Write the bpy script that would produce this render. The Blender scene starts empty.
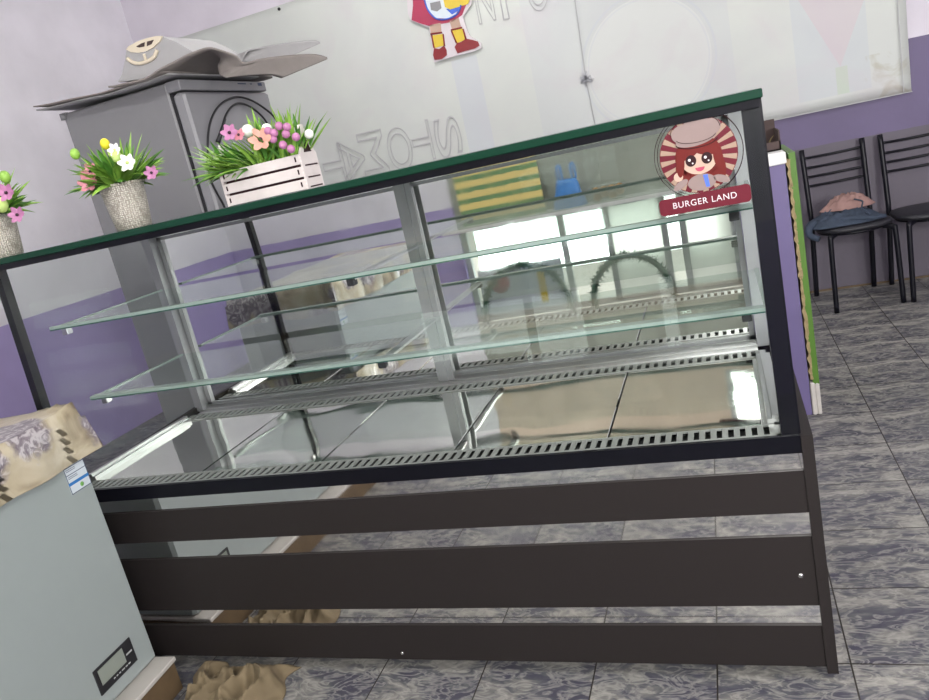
import bpy, math, random
from mathutils import Vector, Matrix, noise

S = bpy.context.scene
COL = S.collection
PI = math.pi

# ------------------------------------------------------------------ camera
RM = ((0.93249012, 0.12207386, 0.3399414), (0.29154402, 0.3012081, -0.90789634), (-0.21322351, 0.94571225, 0.24528367))
CP = Vector((2.17025966, -1.77393252, 1.46677175))
FPX = 763.61
cam = bpy.data.cameras.new('camera')
camo = bpy.data.objects.new('camera', cam)
COL.objects.link(camo)
camo.matrix_world = Matrix.Translation(CP) @ Matrix(RM).to_4x4()
cam.sensor_width = 36
cam.lens = FPX / 929 * 36
cam.clip_start = 0.02
S.camera = camo

# ------------------------------------------------------------------ world, lights, exposure
w = bpy.data.worlds.new('world')
S.world = w
w.use_nodes = True
bg = w.node_tree.nodes['Background']
bg.inputs[0].default_value = (0.93, 0.97, 1.0, 1)
bg.inputs[1].default_value = 2.2
S.view_settings.view_transform = 'Standard'
S.view_settings.look = 'None'
S.view_settings.exposure = -0.13
S.view_settings.gamma = 1.0


def area(name, loc, rot, sx, sy, power, color):
    l = bpy.data.lights.new(name, 'AREA')
    l.shape = 'RECTANGLE'
    l.size = sx
    l.size_y = sy
    l.energy = power
    l.color = color
    o = bpy.data.objects.new(name, l)
    o.location = loc
    o.rotation_euler = rot
    COL.objects.link(o)
    return o


area('doorway_daylight', (4.45, -3.0, 1.88), (PI / 2, 0, 0), 1.2, 1.0, 190, (1.0, 0.98, 0.95))
area('added_high_daylight', (2.45, -3.0, 2.40), (PI / 2, 0, 0), 0.8, 0.45, 80, (1.0, 0.98, 0.96))  # added source, high enough to stay out of the mirror doors
area('window_daylight', (1.1, -3.06, 0.65), (PI / 2, 0, 0), 2.0, 0.6, 22, (0.93, 0.97, 1.0))


def at(px, py, ax, val):
    """world point on the plane axis=val seen in that direction"""
    d = Matrix(RM) @ Vector(((px - 464.5) / FPX, -(py - 350) / FPX, -1))
    t = (val - CP[ax]) / d[ax]
    return CP + d * t


# ------------------------------------------------------------------ materials
def nt(name):
    m = bpy.data.materials.new(name)
    m.use_nodes = True
    n = m.node_tree.nodes
    return m, m.node_tree, n, m.node_tree.links, n['Principled BSDF']


def mat(name, col, rough=0.5, metal=0.0, var=0.06, scale=20, bump=0.0, spec=None, coat=0.0, sheen=0):
    m, t, n, l, b = nt(name)
    b.inputs['Roughness'].default_value = rough
    b.inputs['Metallic'].default_value = metal
    if spec is not None:
        b.inputs['Specular IOR Level'].default_value = spec
    if coat:
        b.inputs['Coat Weight'].default_value = coat
    tc = n.new('ShaderNodeTexCoord')
    nz = n.new('ShaderNodeTexNoise')
    nz.inputs['Scale'].default_value = scale
    nz.inputs['Detail'].default_value = 4
    l.new(tc.outputs['Object'], nz.inputs['Vector'])
    mx = n.new('ShaderNodeMix')
    mx.data_type = 'RGBA'
    l.new(nz.outputs['Fac'], mx.inputs[0])
    mx.inputs[6].default_value = [c * (1 - var) for c in col] + [1]
    mx.inputs[7].default_value = [min(1, c * (1 + var)) for c in col] + [1]
    l.new(mx.outputs[2], b.inputs['Base Color'])
    if bump:
        bp = n.new('ShaderNodeBump')
        bp.inputs['Strength'].default_value = bump
        bp.inputs['Distance'].default_value = 0.01
        l.new(nz.outputs['Fac'], bp.inputs['Height'])
        l.new(bp.outputs[0], b.inputs['Normal'])
    return m


def math_node(n, l, op, a, b=None, c=None):
    x = n.new('ShaderNodeMath')
    x.operation = op
    for i, v in enumerate((a, b, c)):
        if v is None:
            continue
        if isinstance(v, (int, float)):
            x.inputs[i].default_value = v
        else:
            l.new(v, x.inputs[i])
    return x.outputs[0]


def mixc(n, l, f, a, b):
    x = n.new('ShaderNodeMix')
    x.data_type = 'RGBA'
    if isinstance(f, (int, float)):
        x.inputs[0].default_value = f
    else:
        l.new(f, x.inputs[0])
    for i, v in ((6, a), (7, b)):
        if isinstance(v, tuple):
            x.inputs[i].default_value = list(v) + [1]
        else:
            l.new(v, x.inputs[i])
    return x.outputs[2]


def noise_node(n, l, vec, scale, detail=4, dist=0.0):
    x = n.new('ShaderNodeTexNoise')
    x.inputs['Scale'].default_value = scale
    x.inputs['Detail'].default_value = detail
    x.inputs['Distortion'].default_value = dist
    l.new(vec, x.inputs['Vector'])
    return x.outputs['Fac']


def ramp(n, l, fac, stops):
    x = n.new('ShaderNodeValToRGB')
    e = x.color_ramp.elements
    while len(e) < len(stops):
        e.new(0.5)
    for k, (p, c) in enumerate(stops):
        e[k].position = p
        e[k].color = list(c) + [1] if isinstance(c, tuple) else [c, c, c, 1]
    l.new(fac, x.inputs[0])
    return x.outputs[0]


def wall_mat(name, bands):
    """painted wall, colour bands by height: [(z_top, colour), ...] from the floor up"""
    m, t, n, l, b = nt(name)
    tc = n.new('ShaderNodeTexCoord')
    sep = n.new('ShaderNodeSeparateXYZ')
    l.new(tc.outputs['Object'], sep.inputs[0])
    wob = noise_node(n, l, tc.outputs['Object'], 6, 3)
    z = math_node(n, l, 'ADD', sep.outputs['Z'], math_node(n, l, 'MULTIPLY', math_node(n, l, 'SUBTRACT', wob, 0.5), 0.012))
    c = bands[0][1]
    for k in range(1, len(bands)):
        f = math_node(n, l, 'GREATER_THAN', z, bands[k - 1][0])
        c = mixc(n, l, f, c, bands[k][1])
    nf = noise_node(n, l, tc.outputs['Object'], 2.2, 6)
    nf2 = ramp(n, l, nf, [(0.3, 0.88), (0.7, 1.04)])
    mm = n.new('ShaderNodeMix')
    mm.data_type = 'RGBA'
    mm.blend_type = 'MULTIPLY'
    mm.inputs[0].default_value = 1
    l.new(c, mm.inputs[6]) if not isinstance(c, tuple) else None
    l.new(nf2, mm.inputs[7])
    l.new(mm.outputs[2], b.inputs['Base Color'])
    b.inputs['Roughness'].default_value = 0.55
    bp = n.new('ShaderNodeBump')
    bp.inputs['Strength'].default_value = 0.12
    bp.inputs['Distance'].default_value = 0.01
    l.new(noise_node(n, l, tc.outputs['Object'], 35, 4), bp.inputs['Height'])
    l.new(bp.outputs[0], b.inputs['Normal'])
    return m


def tile_mat():
    m, t, n, l, b = nt('marbled_floor_tile')
    tc = n.new('ShaderNodeTexCoord')
    mp = n.new('ShaderNodeMapping')
    mp.inputs['Location'].default_value = (-(2.332 - 20 * 0.3315) / 0.3315, -(0.0683 - 20 * 0.3321) / 0.3321, 0)
    mp.inputs['Scale'].default_value = (1 / 0.3315, 1 / 0.3321, 1)
    l.new(tc.outputs['Object'], mp.inputs['Vector'])
    sep = n.new('ShaderNodeSeparateXYZ')
    l.new(mp.outputs[0], sep.inputs[0])
    fx = math_node(n, l, 'FRACT', sep.outputs[0])
    fy = math_node(n, l, 'FRACT', sep.outputs[1])
    cx = math_node(n, l, 'ABSOLUTE', math_node(n, l, 'SUBTRACT', fx, 0.5))
    cy = math_node(n, l, 'ABSOLUTE', math_node(n, l, 'SUBTRACT', fy, 0.5))
    g = math_node(n, l, 'GREATER_THAN', math_node(n, l, 'MAXIMUM', cx, cy), 0.4935)
    # every tile carries nearly the same printed swirl
    cmb = n.new('ShaderNodeCombineXYZ')
    l.new(fx, cmb.inputs[0])
    l.new(fy, cmb.inputs[1])
    l.new(math_node(n, l, 'MULTIPLY', math_node(n, l, 'ADD', math_node(n, l, 'FLOOR', sep.outputs[0]), math_node(n, l, 'MULTIPLY', math_node(n, l, 'FLOOR', sep.outputs[1]), 0.37)), 0.13), cmb.inputs[2])
    mp2 = n.new('ShaderNodeMapping')
    mp2.inputs['Rotation'].default_value = (0, 0, -0.5)
    mp2.inputs['Scale'].default_value = (1.0, 2.1, 1)
    l.new(cmb.outputs[0], mp2.inputs[0])
    v = mp2.outputs[0]
    n1 = noise_node(n, l, v, 1.6, 7, 1.6)
    n2 = noise_node(n, l, v, 3.6, 10, 1.8)
    n3 = noise_node(n, l, v, 6.5, 10, 1.2)
    base = ramp(n, l, n1, [(0.36, (0.066, 0.064, 0.086)), (0.46, (0.095, 0.097, 0.110)), (0.55, (0.172, 0.169, 0.161)), (0.68, (0.30, 0.29, 0.265))])
    vein = ramp(n, l, n2, [(0.42, 0.0), (0.49, 1.0), (0.51, 1.0), (0.57, 0.0)])
    c = mixc(n, l, math_node(n, l, 'MULTIPLY', vein, 0.45), base, (0.42, 0.41, 0.37))
    dv = ramp(n, l, n3, [(0.53, 0.0), (0.62, 1.0)])
    c = mixc(n, l, math_node(n, l, 'MULTIPLY', dv, 0.42), c, (0.055, 0.054, 0.085))
    c = mixc(n, l, g, c, (0.034, 0.03, 0.026))
    l.new(c, b.inputs['Base Color'])
    b.inputs['Roughness'].default_value = 0.42
    b.inputs['Specular IOR Level'].default_value = 0.3
    bp = n.new('ShaderNodeBump')
    bp.inputs['Strength'].default_value = 0.5
    bp.inputs['Distance'].default_value = 0.002
    bp.invert = True
    l.new(math_node(n, l, 'ADD', g, math_node(n, l, 'MULTIPLY', n3, 0.25)), bp.inputs['Height'])
    l.new(bp.outputs[0], b.inputs['Normal'])
    return m


def glass_mat(name, tint, rough=0.0, refl=1.0, base=0.05):
    m, t, n, l, b = nt(name)
    n.remove(b)
    out = n['Material Output']
    tr = n.new('ShaderNodeBsdfTransparent')
    tr.inputs[0].default_value = list(tint) + [1]
    gl = n.new('ShaderNodeBsdfGlossy')
    gl.inputs['Roughness'].default_value = rough
    gl.inputs[0].default_value = (0.95, 1, 0.97, 1)
    ge = n.new('ShaderNodeNewGeometry')
    dt = n.new('ShaderNodeVectorMath')
    dt.operation = 'DOT_PRODUCT'
    l.new(ge.outputs['Incoming'], dt.inputs[0])
    l.new(ge.outputs['Normal'], dt.inputs[1])
    k = math_node(n, l, 'POWER', math_node(n, l, 'SUBTRACT', 1.0, math_node(n, l, 'ABSOLUTE', dt.outputs['Value'])), 5)
    fz_ = math_node(n, l, 'MULTIPLY', math_node(n, l, 'ADD', 0.04, math_node(n, l, 'MULTIPLY', k, 0.96)), refl)
    mx = n.new('ShaderNodeMixShader')
    l.new(math_node(n, l, 'MINIMUM', fz_, 1.0), mx.inputs[0])
    l.new(tr.outputs[0], mx.inputs[1])
    l.new(gl.outputs[0], mx.inputs[2])
    l.new(mx.outputs[0], out.inputs[0])
    return m


def steel_mat(name, col, rough, wav=0.0, scale=3):
    m, t, n, l, b = nt(name)
    b.inputs['Metallic'].default_value = 1
    tc = n.new('ShaderNodeTexCoord')
    nf = noise_node(n, l, tc.outputs['Object'], 9, 6, 0.5)
    l.new(mixc(n, l, nf, tuple(c * 0.9 for c in col), col), b.inputs['Base Color'])
    l.new(ramp(n, l, nf, [(0.4, rough), (0.8, rough + 0.06)]), b.inputs['Roughness'])
    if wav:
        bp = n.new('ShaderNodeBump')
        bp.inputs['Strength'].default_value = wav
        bp.inputs['Distance'].default_value = 0.03
        l.new(noise_node(n, l, tc.outputs['Object'], scale, 1), bp.inputs['Height'])
        l.new(bp.outputs[0], b.inputs['Normal'])
    return m


M = {}
M['tile'] = tile_mat()
LIL = (0.84, 0.815, 0.87)
PUR = (0.42, 0.35, 0.62)
M['wall_left'] = wall_mat('lilac_and_purple_paint', [(1.04, PUR), (9, LIL)])
M['wall_back'] = wall_mat('purple_banded_paint', [(1.0, (0.115, 0.10, 0.128)), (1.545, (0.135, 0.105, 0.21)), (9, (0.70, 0.66, 0.73))])
M['ceiling'] = mat('white_ceiling_paint', (0.8, 0.8, 0.8), 0.9)
M['board'] = mat('charcoal_laminate', (0.020, 0.0165, 0.016), 0.5, var=0.12, scale=260, bump=0.03, spec=0.18)
M['black'] = mat('black_powder_coat', (0.004, 0.004, 0.007), 0.3, var=0.2, spec=0.2)
M['matte_black'] = mat('matte_black_plastic', (0.015, 0.015, 0.018), 0.55)
M['chair_black'] = mat('black_enamel_tube', (0.006, 0.006, 0.010), 0.35, spec=0.25)
M['vinyl'] = mat('black_vinyl', (0.013, 0.013, 0.018), 0.5, bump=0.1, scale=60)
M['steel'] = steel_mat('polished_steel_strip', (0.80, 0.79, 0.78), 0.02, 0.03, 2.5)
M['deck'] = steel_mat('polished_steel_deck', (0.84, 0.84, 0.80), 0.035, 0.16, 3.2)
M['mirror'] = steel_mat('mirror_door', (0.92, 0.93, 0.91), 0.004, 0.02, 1.6)
M['dullalu'] = mat('dull_aluminium', (0.36, 0.36, 0.37), 0.45, metal=0.5, var=0.05)
M['alu'] = steel_mat('brushed_aluminium', (0.62, 0.62, 0.62), 0.28, 0.0)
M['vent'] = mat('perforated_steel', (0.33, 0.34, 0.325), 0.35, metal=0.3, var=0.05)
M['glass'] = glass_mat('clear_glass', (0.94, 0.965, 0.95), refl=1.9)
M['shelfglass'] = glass_mat('shelf_glass', (0.86, 0.92, 0.895), refl=1.0)
def frost_mat():
    m, t, n, l, b = nt('bright_patch_white')
    n.remove(b)
    tr = n.new('ShaderNodeBsdfTranslucent')
    tr.inputs[0].default_value = (0.9, 0.9, 0.86, 1)
    df = n.new('ShaderNodeBsdfDiffuse')
    df.inputs[0].default_value = (0.85, 0.85, 0.82, 1)
    mx = n.new('ShaderNodeMixShader')
    mx.inputs[0].default_value = 0.35
    l.new(tr.outputs[0], mx.inputs[1])
    l.new(df.outputs[0], mx.inputs[2])
    l.new(mx.outputs[0], n['Material Output'].inputs[0])
    return m


M['frost'] = frost_mat()
M['sideglass'] = glass_mat('thin_clear_glass', (0.95, 0.97, 0.96), refl=0.08)
M['frontglass'] = glass_mat('front_pane_glass', (0.95, 0.97, 0.96), refl=0.6)
M['greenglass'] = mat('green_glass_edge', (0.005, 0.035, 0.020), 0.25, spec=0.25)
M['shelfedge'] = mat('pale_green_glass_edge', (0.27, 0.34, 0.31), 0.2)
M['shelfedgedark'] = mat('dark_green_glass_edge', (0.03, 0.09, 0.07), 0.2)
M['freezer'] = mat('white_freezer_enamel', (0.31, 0.35, 0.34), 0.35, var=0.02)
M['fridge'] = mat('silver_grey_fridge_enamel', (0.215, 0.215, 0.225), 0.42, var=0.03)
M['fridge_door'] = mat('light_grey_fridge_door', (0.25, 0.25, 0.265), 0.4, var=0.03)
M['card'] = mat('grey_brown_cardboard', (0.24, 0.215, 0.20), 0.8, var=0.1, scale=30)
M['cardlight'] = mat('light_grey_cardboard', (0.38, 0.375, 0.38), 0.8, var=0.06, scale=30)
M['cardcream'] = mat('cream_cardboard_lining', (0.72, 0.64, 0.50), 0.7)
M['white'] = mat('white_paint', (0.75, 0.75, 0.73), 0.5)
M['cratewood'] = mat('whitewashed_wood', (0.66, 0.60, 0.585), 0.6, var=0.12, scale=30)
M['plinthwood'] = mat('brown_wood_board', (0.12, 0.08, 0.042), 0.55, var=0.45, scale=12)
M['plinthtop'] = mat('worn_white_board', (0.48, 0.455, 0.42), 0.6, var=0.15, scale=14)
M['purple'] = mat('purple_paint', (0.125, 0.10, 0.22), 0.5, var=0.05, scale=6)
M['green'] = mat('bright_green_board', (0.07, 0.17, 0.015), 0.5)
M['yellowfoam'] = mat('dried_yellow_foam', (0.28, 0.215, 0.11), 0.9, var=0.35, scale=60, bump=0.6)
M['leaf'] = mat('artificial_green_leaf', (0.25, 0.45, 0.07), 0.5, var=0.6, scale=24)
M['leaf_dark'] = mat('dark_green_leaf', (0.09, 0.25, 0.035), 0.5, var=0.5, scale=24)
M['pink'] = mat('pink_petal', (0.58, 0.22, 0.27), 0.6, var=0.15)
M['mauve'] = mat('mauve_petal', (0.42, 0.17, 0.32), 0.6, var=0.2)
M['peach'] = mat('peach_petal', (0.62, 0.31, 0.24), 0.6, var=0.15)
M['whitep'] = mat('white_petal', (0.8, 0.82, 0.74), 0.6)
M['lime'] = mat('lime_petal', (0.50, 0.66, 0.20), 0.6)
M['yellow'] = mat('yellow_petal', (0.75, 0.66, 0.03), 0.6)
M['dark'] = mat('dark_flower_centre', (0.03, 0.01, 0.02), 0.6)
M['denim'] = mat('blue_grey_denim', (0.035, 0.05, 0.078), 0.85, var=0.25, scale=30, bump=0.2)
M['pinkcloth'] = mat('dusty_pink_cloth', (0.30, 0.18, 0.16), 0.85, var=0.12, scale=30, bump=0.2)
M['rag'] = mat('stained_beige_rag', (0.17, 0.13, 0.075), 0.9, var=0.5, scale=9, bump=0.25)
M['brown'] = mat('brown_box_card', (0.055, 0.035, 0.032), 0.8, var=0.3)
M['ink'] = mat('dark_blue_print', (0.02, 0.04, 0.10), 0.5)
M['blue'] = mat('blue_print', (0.02, 0.16, 0.45), 0.5)
M['label'] = mat('pale_blue_label', (0.60, 0.66, 0.70), 0.4)
M['labelgreen'] = mat('green_print', (0.15, 0.4, 0.08), 0.5)
M['lcd'] = mat('grey_display', (0.27, 0.30, 0.26), 0.25)
M['greyprint'] = mat('light_grey_print', (0.42, 0.44, 0.43), 0.4)
M['burg'] = mat('burgundy_print', (0.115, 0.016, 0.026), 0.35, spec=0.1)
M['cream'] = mat('cream_print', (0.31, 0.22, 0.165), 0.35, spec=0.1)
M['skin'] = mat('pale_skin_print', (0.48, 0.34, 0.27), 0.35, spec=0.1)
M['hat'] = mat('rose_white_print', (0.24, 0.18, 0.17), 0.35, spec=0.1)
M['hair'] = mat('red_brown_print', (0.13, 0.018, 0.016), 0.35, spec=0.1)
M['outline'] = mat('black_brown_print', (0.03, 0.012, 0.014), 0.35, spec=0.1)
M['textwhite'] = mat('white_lettering', (0.62, 0.57, 0.60), 0.4)
M['red'] = mat('red_print', (0.22, 0.015, 0.02), 0.4)
M['crimson'] = mat('crimson_print', (0.36, 0.03, 0.08), 0.4)
M['yel'] = mat('yellow_print', (0.62, 0.46, 0.04), 0.4)
M['bluep'] = mat('royal_blue_print', (0.05, 0.12, 0.55), 0.4)
M['bluebag'] = mat('bright_blue_plastic', (0.06, 0.24, 0.62), 0.35, var=0.3, scale=15)
M['bun'] = mat('golden_brown_bun', (0.42, 0.24, 0.10), 0.6, var=0.2)
M['garland'] = mat('green_tinsel', (0.02, 0.075, 0.04), 0.5, var=0.4)
M['silver'] = mat('silver_tinsel', (0.55, 0.56, 0.60), 0.3, metal=0.7)
M['faint'] = mat('faint_grey_show_through_print', (0.44, 0.44, 0.45), 0.6)
M['pave'] = mat('pale_pavement', (0.78, 0.70, 0.62), 0.8, var=0.15, scale=4)
M['chalk'] = mat('shop_front_frame_paint', (0.42, 0.44, 0.43), 0.4)
M['warmwall'] = mat('warm_beige_board', (0.62, 0.50, 0.40), 0.5, var=0.2, scale=3)
M['shutter'] = mat('grey_green_panel', (0.34, 0.36, 0.31), 0.5)


def basket_mat():
    m, t, n, l, b = nt('woven_silver_beige_raffia')
    tc = n.new('ShaderNodeTexCoord')
    mp = n.new('ShaderNodeMapping')
    mp.inputs['Rotation'].default_value = (0, 0, 0.0)
    l.new(tc.outputs['Object'], mp.inputs[0])
    v = n.new('ShaderNodeTexVoronoi')
    v.inputs['Scale'].default_value = 175
    v.inputs['Randomness'].default_value = 0.45
    l.new(mp.outputs[0], v.inputs['Vector'])
    d = v.outputs['Distance']
    l.new(ramp(n, l, d, [(0.12, (0.82, 0.78, 0.70)), (0.62, (0.38, 0.345, 0.29))]), b.inputs['Base Color'])
    b.inputs['Roughness'].default_value = 0.4
    b.inputs['Metallic'].default_value = 0.25
    bp = n.new('ShaderNodeBump')
    bp.invert = True
    bp.inputs['Strength'].default_value = 0.8
    bp.inputs['Distance'].default_value = 0.004
    l.new(d, bp.inputs['Height'])
    l.new(bp.outputs[0], b.inputs['Normal'])
    return m


def cloth_mat():
    m, t, n, l, b = nt('rose_print_oilcloth')
    tc = n.new('ShaderNodeTexCoord')
    mp = n.new('ShaderNodeMapping')
    l.new(tc.outputs['Object'], mp.inputs[0])
    v = mp.outputs[0]
    vo = n.new('ShaderNodeTexVoronoi')
    vo.inputs['Scale'].default_value = 4.2
    vo.inputs['Randomness'].default_value = 0.8
    l.new(v, vo.inputs['Vector'])
    blot = ramp(n, l, math_node(n, l, 'ADD', vo.outputs['Distance'], math_node(n, l, 'MULTIPLY', noise_node(n, l, v, 22, 4), 0.25)), [(0.56, 1.0), (0.63, 0.0)])
    petals = ramp(n, l, noise_node(n, l, v, 24, 5, 2.5), [(0.40, (0.46, 0.43, 0.44)), (0.48, (0.25, 0.22, 0.24)), (0.6, (0.15, 0.125, 0.15))])
    basec = ramp(n, l, noise_node(n, l, v, 6, 5, 1.0), [(0.35, (0.22, 0.18, 0.12)), (0.5, (0.42, 0.36, 0.25)), (0.7, (0.56, 0.51, 0.40))])
    wv = n.new('ShaderNodeTexWave')
    wv.inputs['Scale'].default_value = 26
    l.new(v, wv.inputs['Vector'])
    vo2 = n.new('ShaderNodeTexVoronoi')
    vo2.inputs['Scale'].default_value = 3.2
    l.new(v, vo2.inputs['Vector'])
    sc = n.new('ShaderNodeSeparateColor')
    l.new(vo2.outputs['Color'], sc.inputs[0])
    stripe_on = math_node(n, l, 'GREATER_THAN', sc.outputs[0], 0.6)
    st = math_node(n, l, 'MULTIPLY', stripe_on, math_node(n, l, 'GREATER_THAN', wv.outputs['Fac'], 0.5))
    c = mixc(n, l, math_node(n, l, 'MULTIPLY', st, 0.6), basec, (0.22, 0.17, 0.15))
    c = mixc(n, l, blot, c, petals)
    l.new(c, b.inputs['Base Color'])
    b.inputs['Roughness'].default_value = 0.3
    bp = n.new('ShaderNodeBump')
    bp.inputs['Strength'].default_value = 0.4
    bp.inputs['Distance'].default_value = 0.01
    l.new(noise_node(n, l, v, 14, 4, 1.0), bp.inputs['Height'])
    l.new(bp.outputs[0], b.inputs['Normal'])
    return m


def banner_mat():
    m, t, n, l, b = nt('white_vinyl_banner_back')
    tc = n.new('ShaderNodeTexCoord')
    sep = n.new('ShaderNodeSeparateXYZ')
    l.new(tc.outputs['Object'], sep.inputs[0])
    X, Z = sep.outputs[0], sep.outputs[2]
    base = ramp(n, l, noise_node(n, l, tc.outputs['Object'], 1.3, 4, 0.6), [(0.3, (0.53, 0.55, 0.54)), (0.7, (0.60, 0.63, 0.585))])

    def circ(cx, cz, r0, r1, c, k):
        nonlocal base
        dx = math_node(n, l, 'SUBTRACT', X, cx)
        dz = math_node(n, l, 'SUBTRACT', Z, cz)
        d = math_node(n, l, 'SQRT', math_node(n, l, 'ADD', math_node(n, l, 'MULTIPLY', dx, dx), math_node(n, l, 'MULTIPLY', dz, dz)))
        f = math_node(n, l, 'MULTIPLY', math_node(n, l, 'GREATER_THAN', d, r0), math_node(n, l, 'LESS_THAN', d, r1))
        base = mixc(n, l, math_node(n, l, 'MULTIPLY', f, k), base, c)

    def rect(x0, x1, z0, z1, c, k, slope=0.0):
        nonlocal base
        xx = math_node(n, l, 'SUBTRACT', X, math_node(n, l, 'MULTIPLY', Z, slope))
        f = math_node(n, l, 'MULTIPLY', math_node(n, l, 'GREATER_THAN', xx, x0), math_node(n, l, 'LESS_THAN', xx, x1))
        f = math_node(n, l, 'MULTIPLY', f, math_node(n, l, 'MULTIPLY', math_node(n, l, 'GREATER_THAN', Z, z0), math_node(n, l, 'LESS_THAN', Z, z1)))
        base = mixc(n, l, math_node(n, l, 'MULTIPLY', f, k), base, c)
    # pale print showing through from the other side
    rect(1.0, 2.35, 0.5, 3, (0.48, 0.50, 0.56), 0.25)
    circ(1.80, 1.78, 0.0, 0.42, (0.60, 0.62, 0.60), 0.9)
    circ(1.80, 1.78, 0.44, 0.455, (0.50, 0.53, 0.58), 0.45)
    circ(1.80, 1.78, 0.40, 0.41, (0.50, 0.53, 0.58), 0.35)
    rect(2.72, 3.15, 1.3, 3, (0.42, 0.48, 0.58), 0.25)
    # pink wedge
    dx = math_node(n, l, 'ABSOLUTE', math_node(n, l, 'SUBTRACT', X, 2.98))
    f = math_node(n, l, 'LESS_THAN', dx, math_node(n, l, 'MULTIPLY', math_node(n, l, 'SUBTRACT', Z, 1.47), 0.45))
    base = mixc(n, l, math_node(n, l, 'MULTIPLY', f, 0.35), base, (0.60, 0.42, 0.46))
    rect(2.95, 3.02, 1.3, 1.47, (0.45, 0.55, 0.38), 0.5)
    rect(0.42, 0.62, 1.3, 2.12, (0.44, 0.47, 0.60), 0.3)
    # blotches of dirt low on the right corner
    dirt = ramp(n, l, noise_node(n, l, tc.outputs['Object'], 7, 6, 1), [(0.5, 0.0), (0.62, 1.0)])
    near = math_node(n, l, 'MULTIPLY', math_node(n, l, 'GREATER_THAN', X, 3.1), math_node(n, l, 'LESS_THAN', Z, 1.5))
    base = mixc(n, l, math_node(n, l, 'MULTIPLY', math_node(n, l, 'MULTIPLY', dirt, near), 0.5), base, (0.36, 0.33, 0.22))
    pk = ramp(n, l, noise_node(n, l, tc.outputs['Object'], 2.3, 4, 1), [(0.5, 0.0), (0.7, 1.0)])
    base = mixc(n, l, math_node(n, l, 'MULTIPLY', pk, 0.25), base, (0.54, 0.46, 0.52))
    l.new(base, b.inputs['Base Color'])
    b.inputs['Roughness'].default_value = 0.5
    return m


def stripe_mat():
    m, t, n, l, b = nt('yellow_green_striped_board')
    tc = n.new('ShaderNodeTexCoord')
    sep = n.new('ShaderNodeSeparateXYZ')
    l.new(tc.outputs['Object'], sep.inputs[0])
    s = math_node(n, l, 'FRACT', math_node(n, l, 'MULTIPLY', sep.outputs[2], 11))
    f = math_node(n, l, 'GREATER_THAN', math_node(n, l, 'ADD', s, math_node(n, l, 'MULTIPLY', noise_node(n, l, tc.outputs['Object'], 12), 0.3)), 0.72)
    l.new(mixc(n, l, f, (0.85, 0.66, 0.24), (0.16, 0.30, 0.13)), b.inputs['Base Color'])
    return m


M['basket'] = basket_mat()
M['oilcloth'] = cloth_mat()
M['banner'] = banner_mat()
M['stripes'] = stripe_mat()


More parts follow.
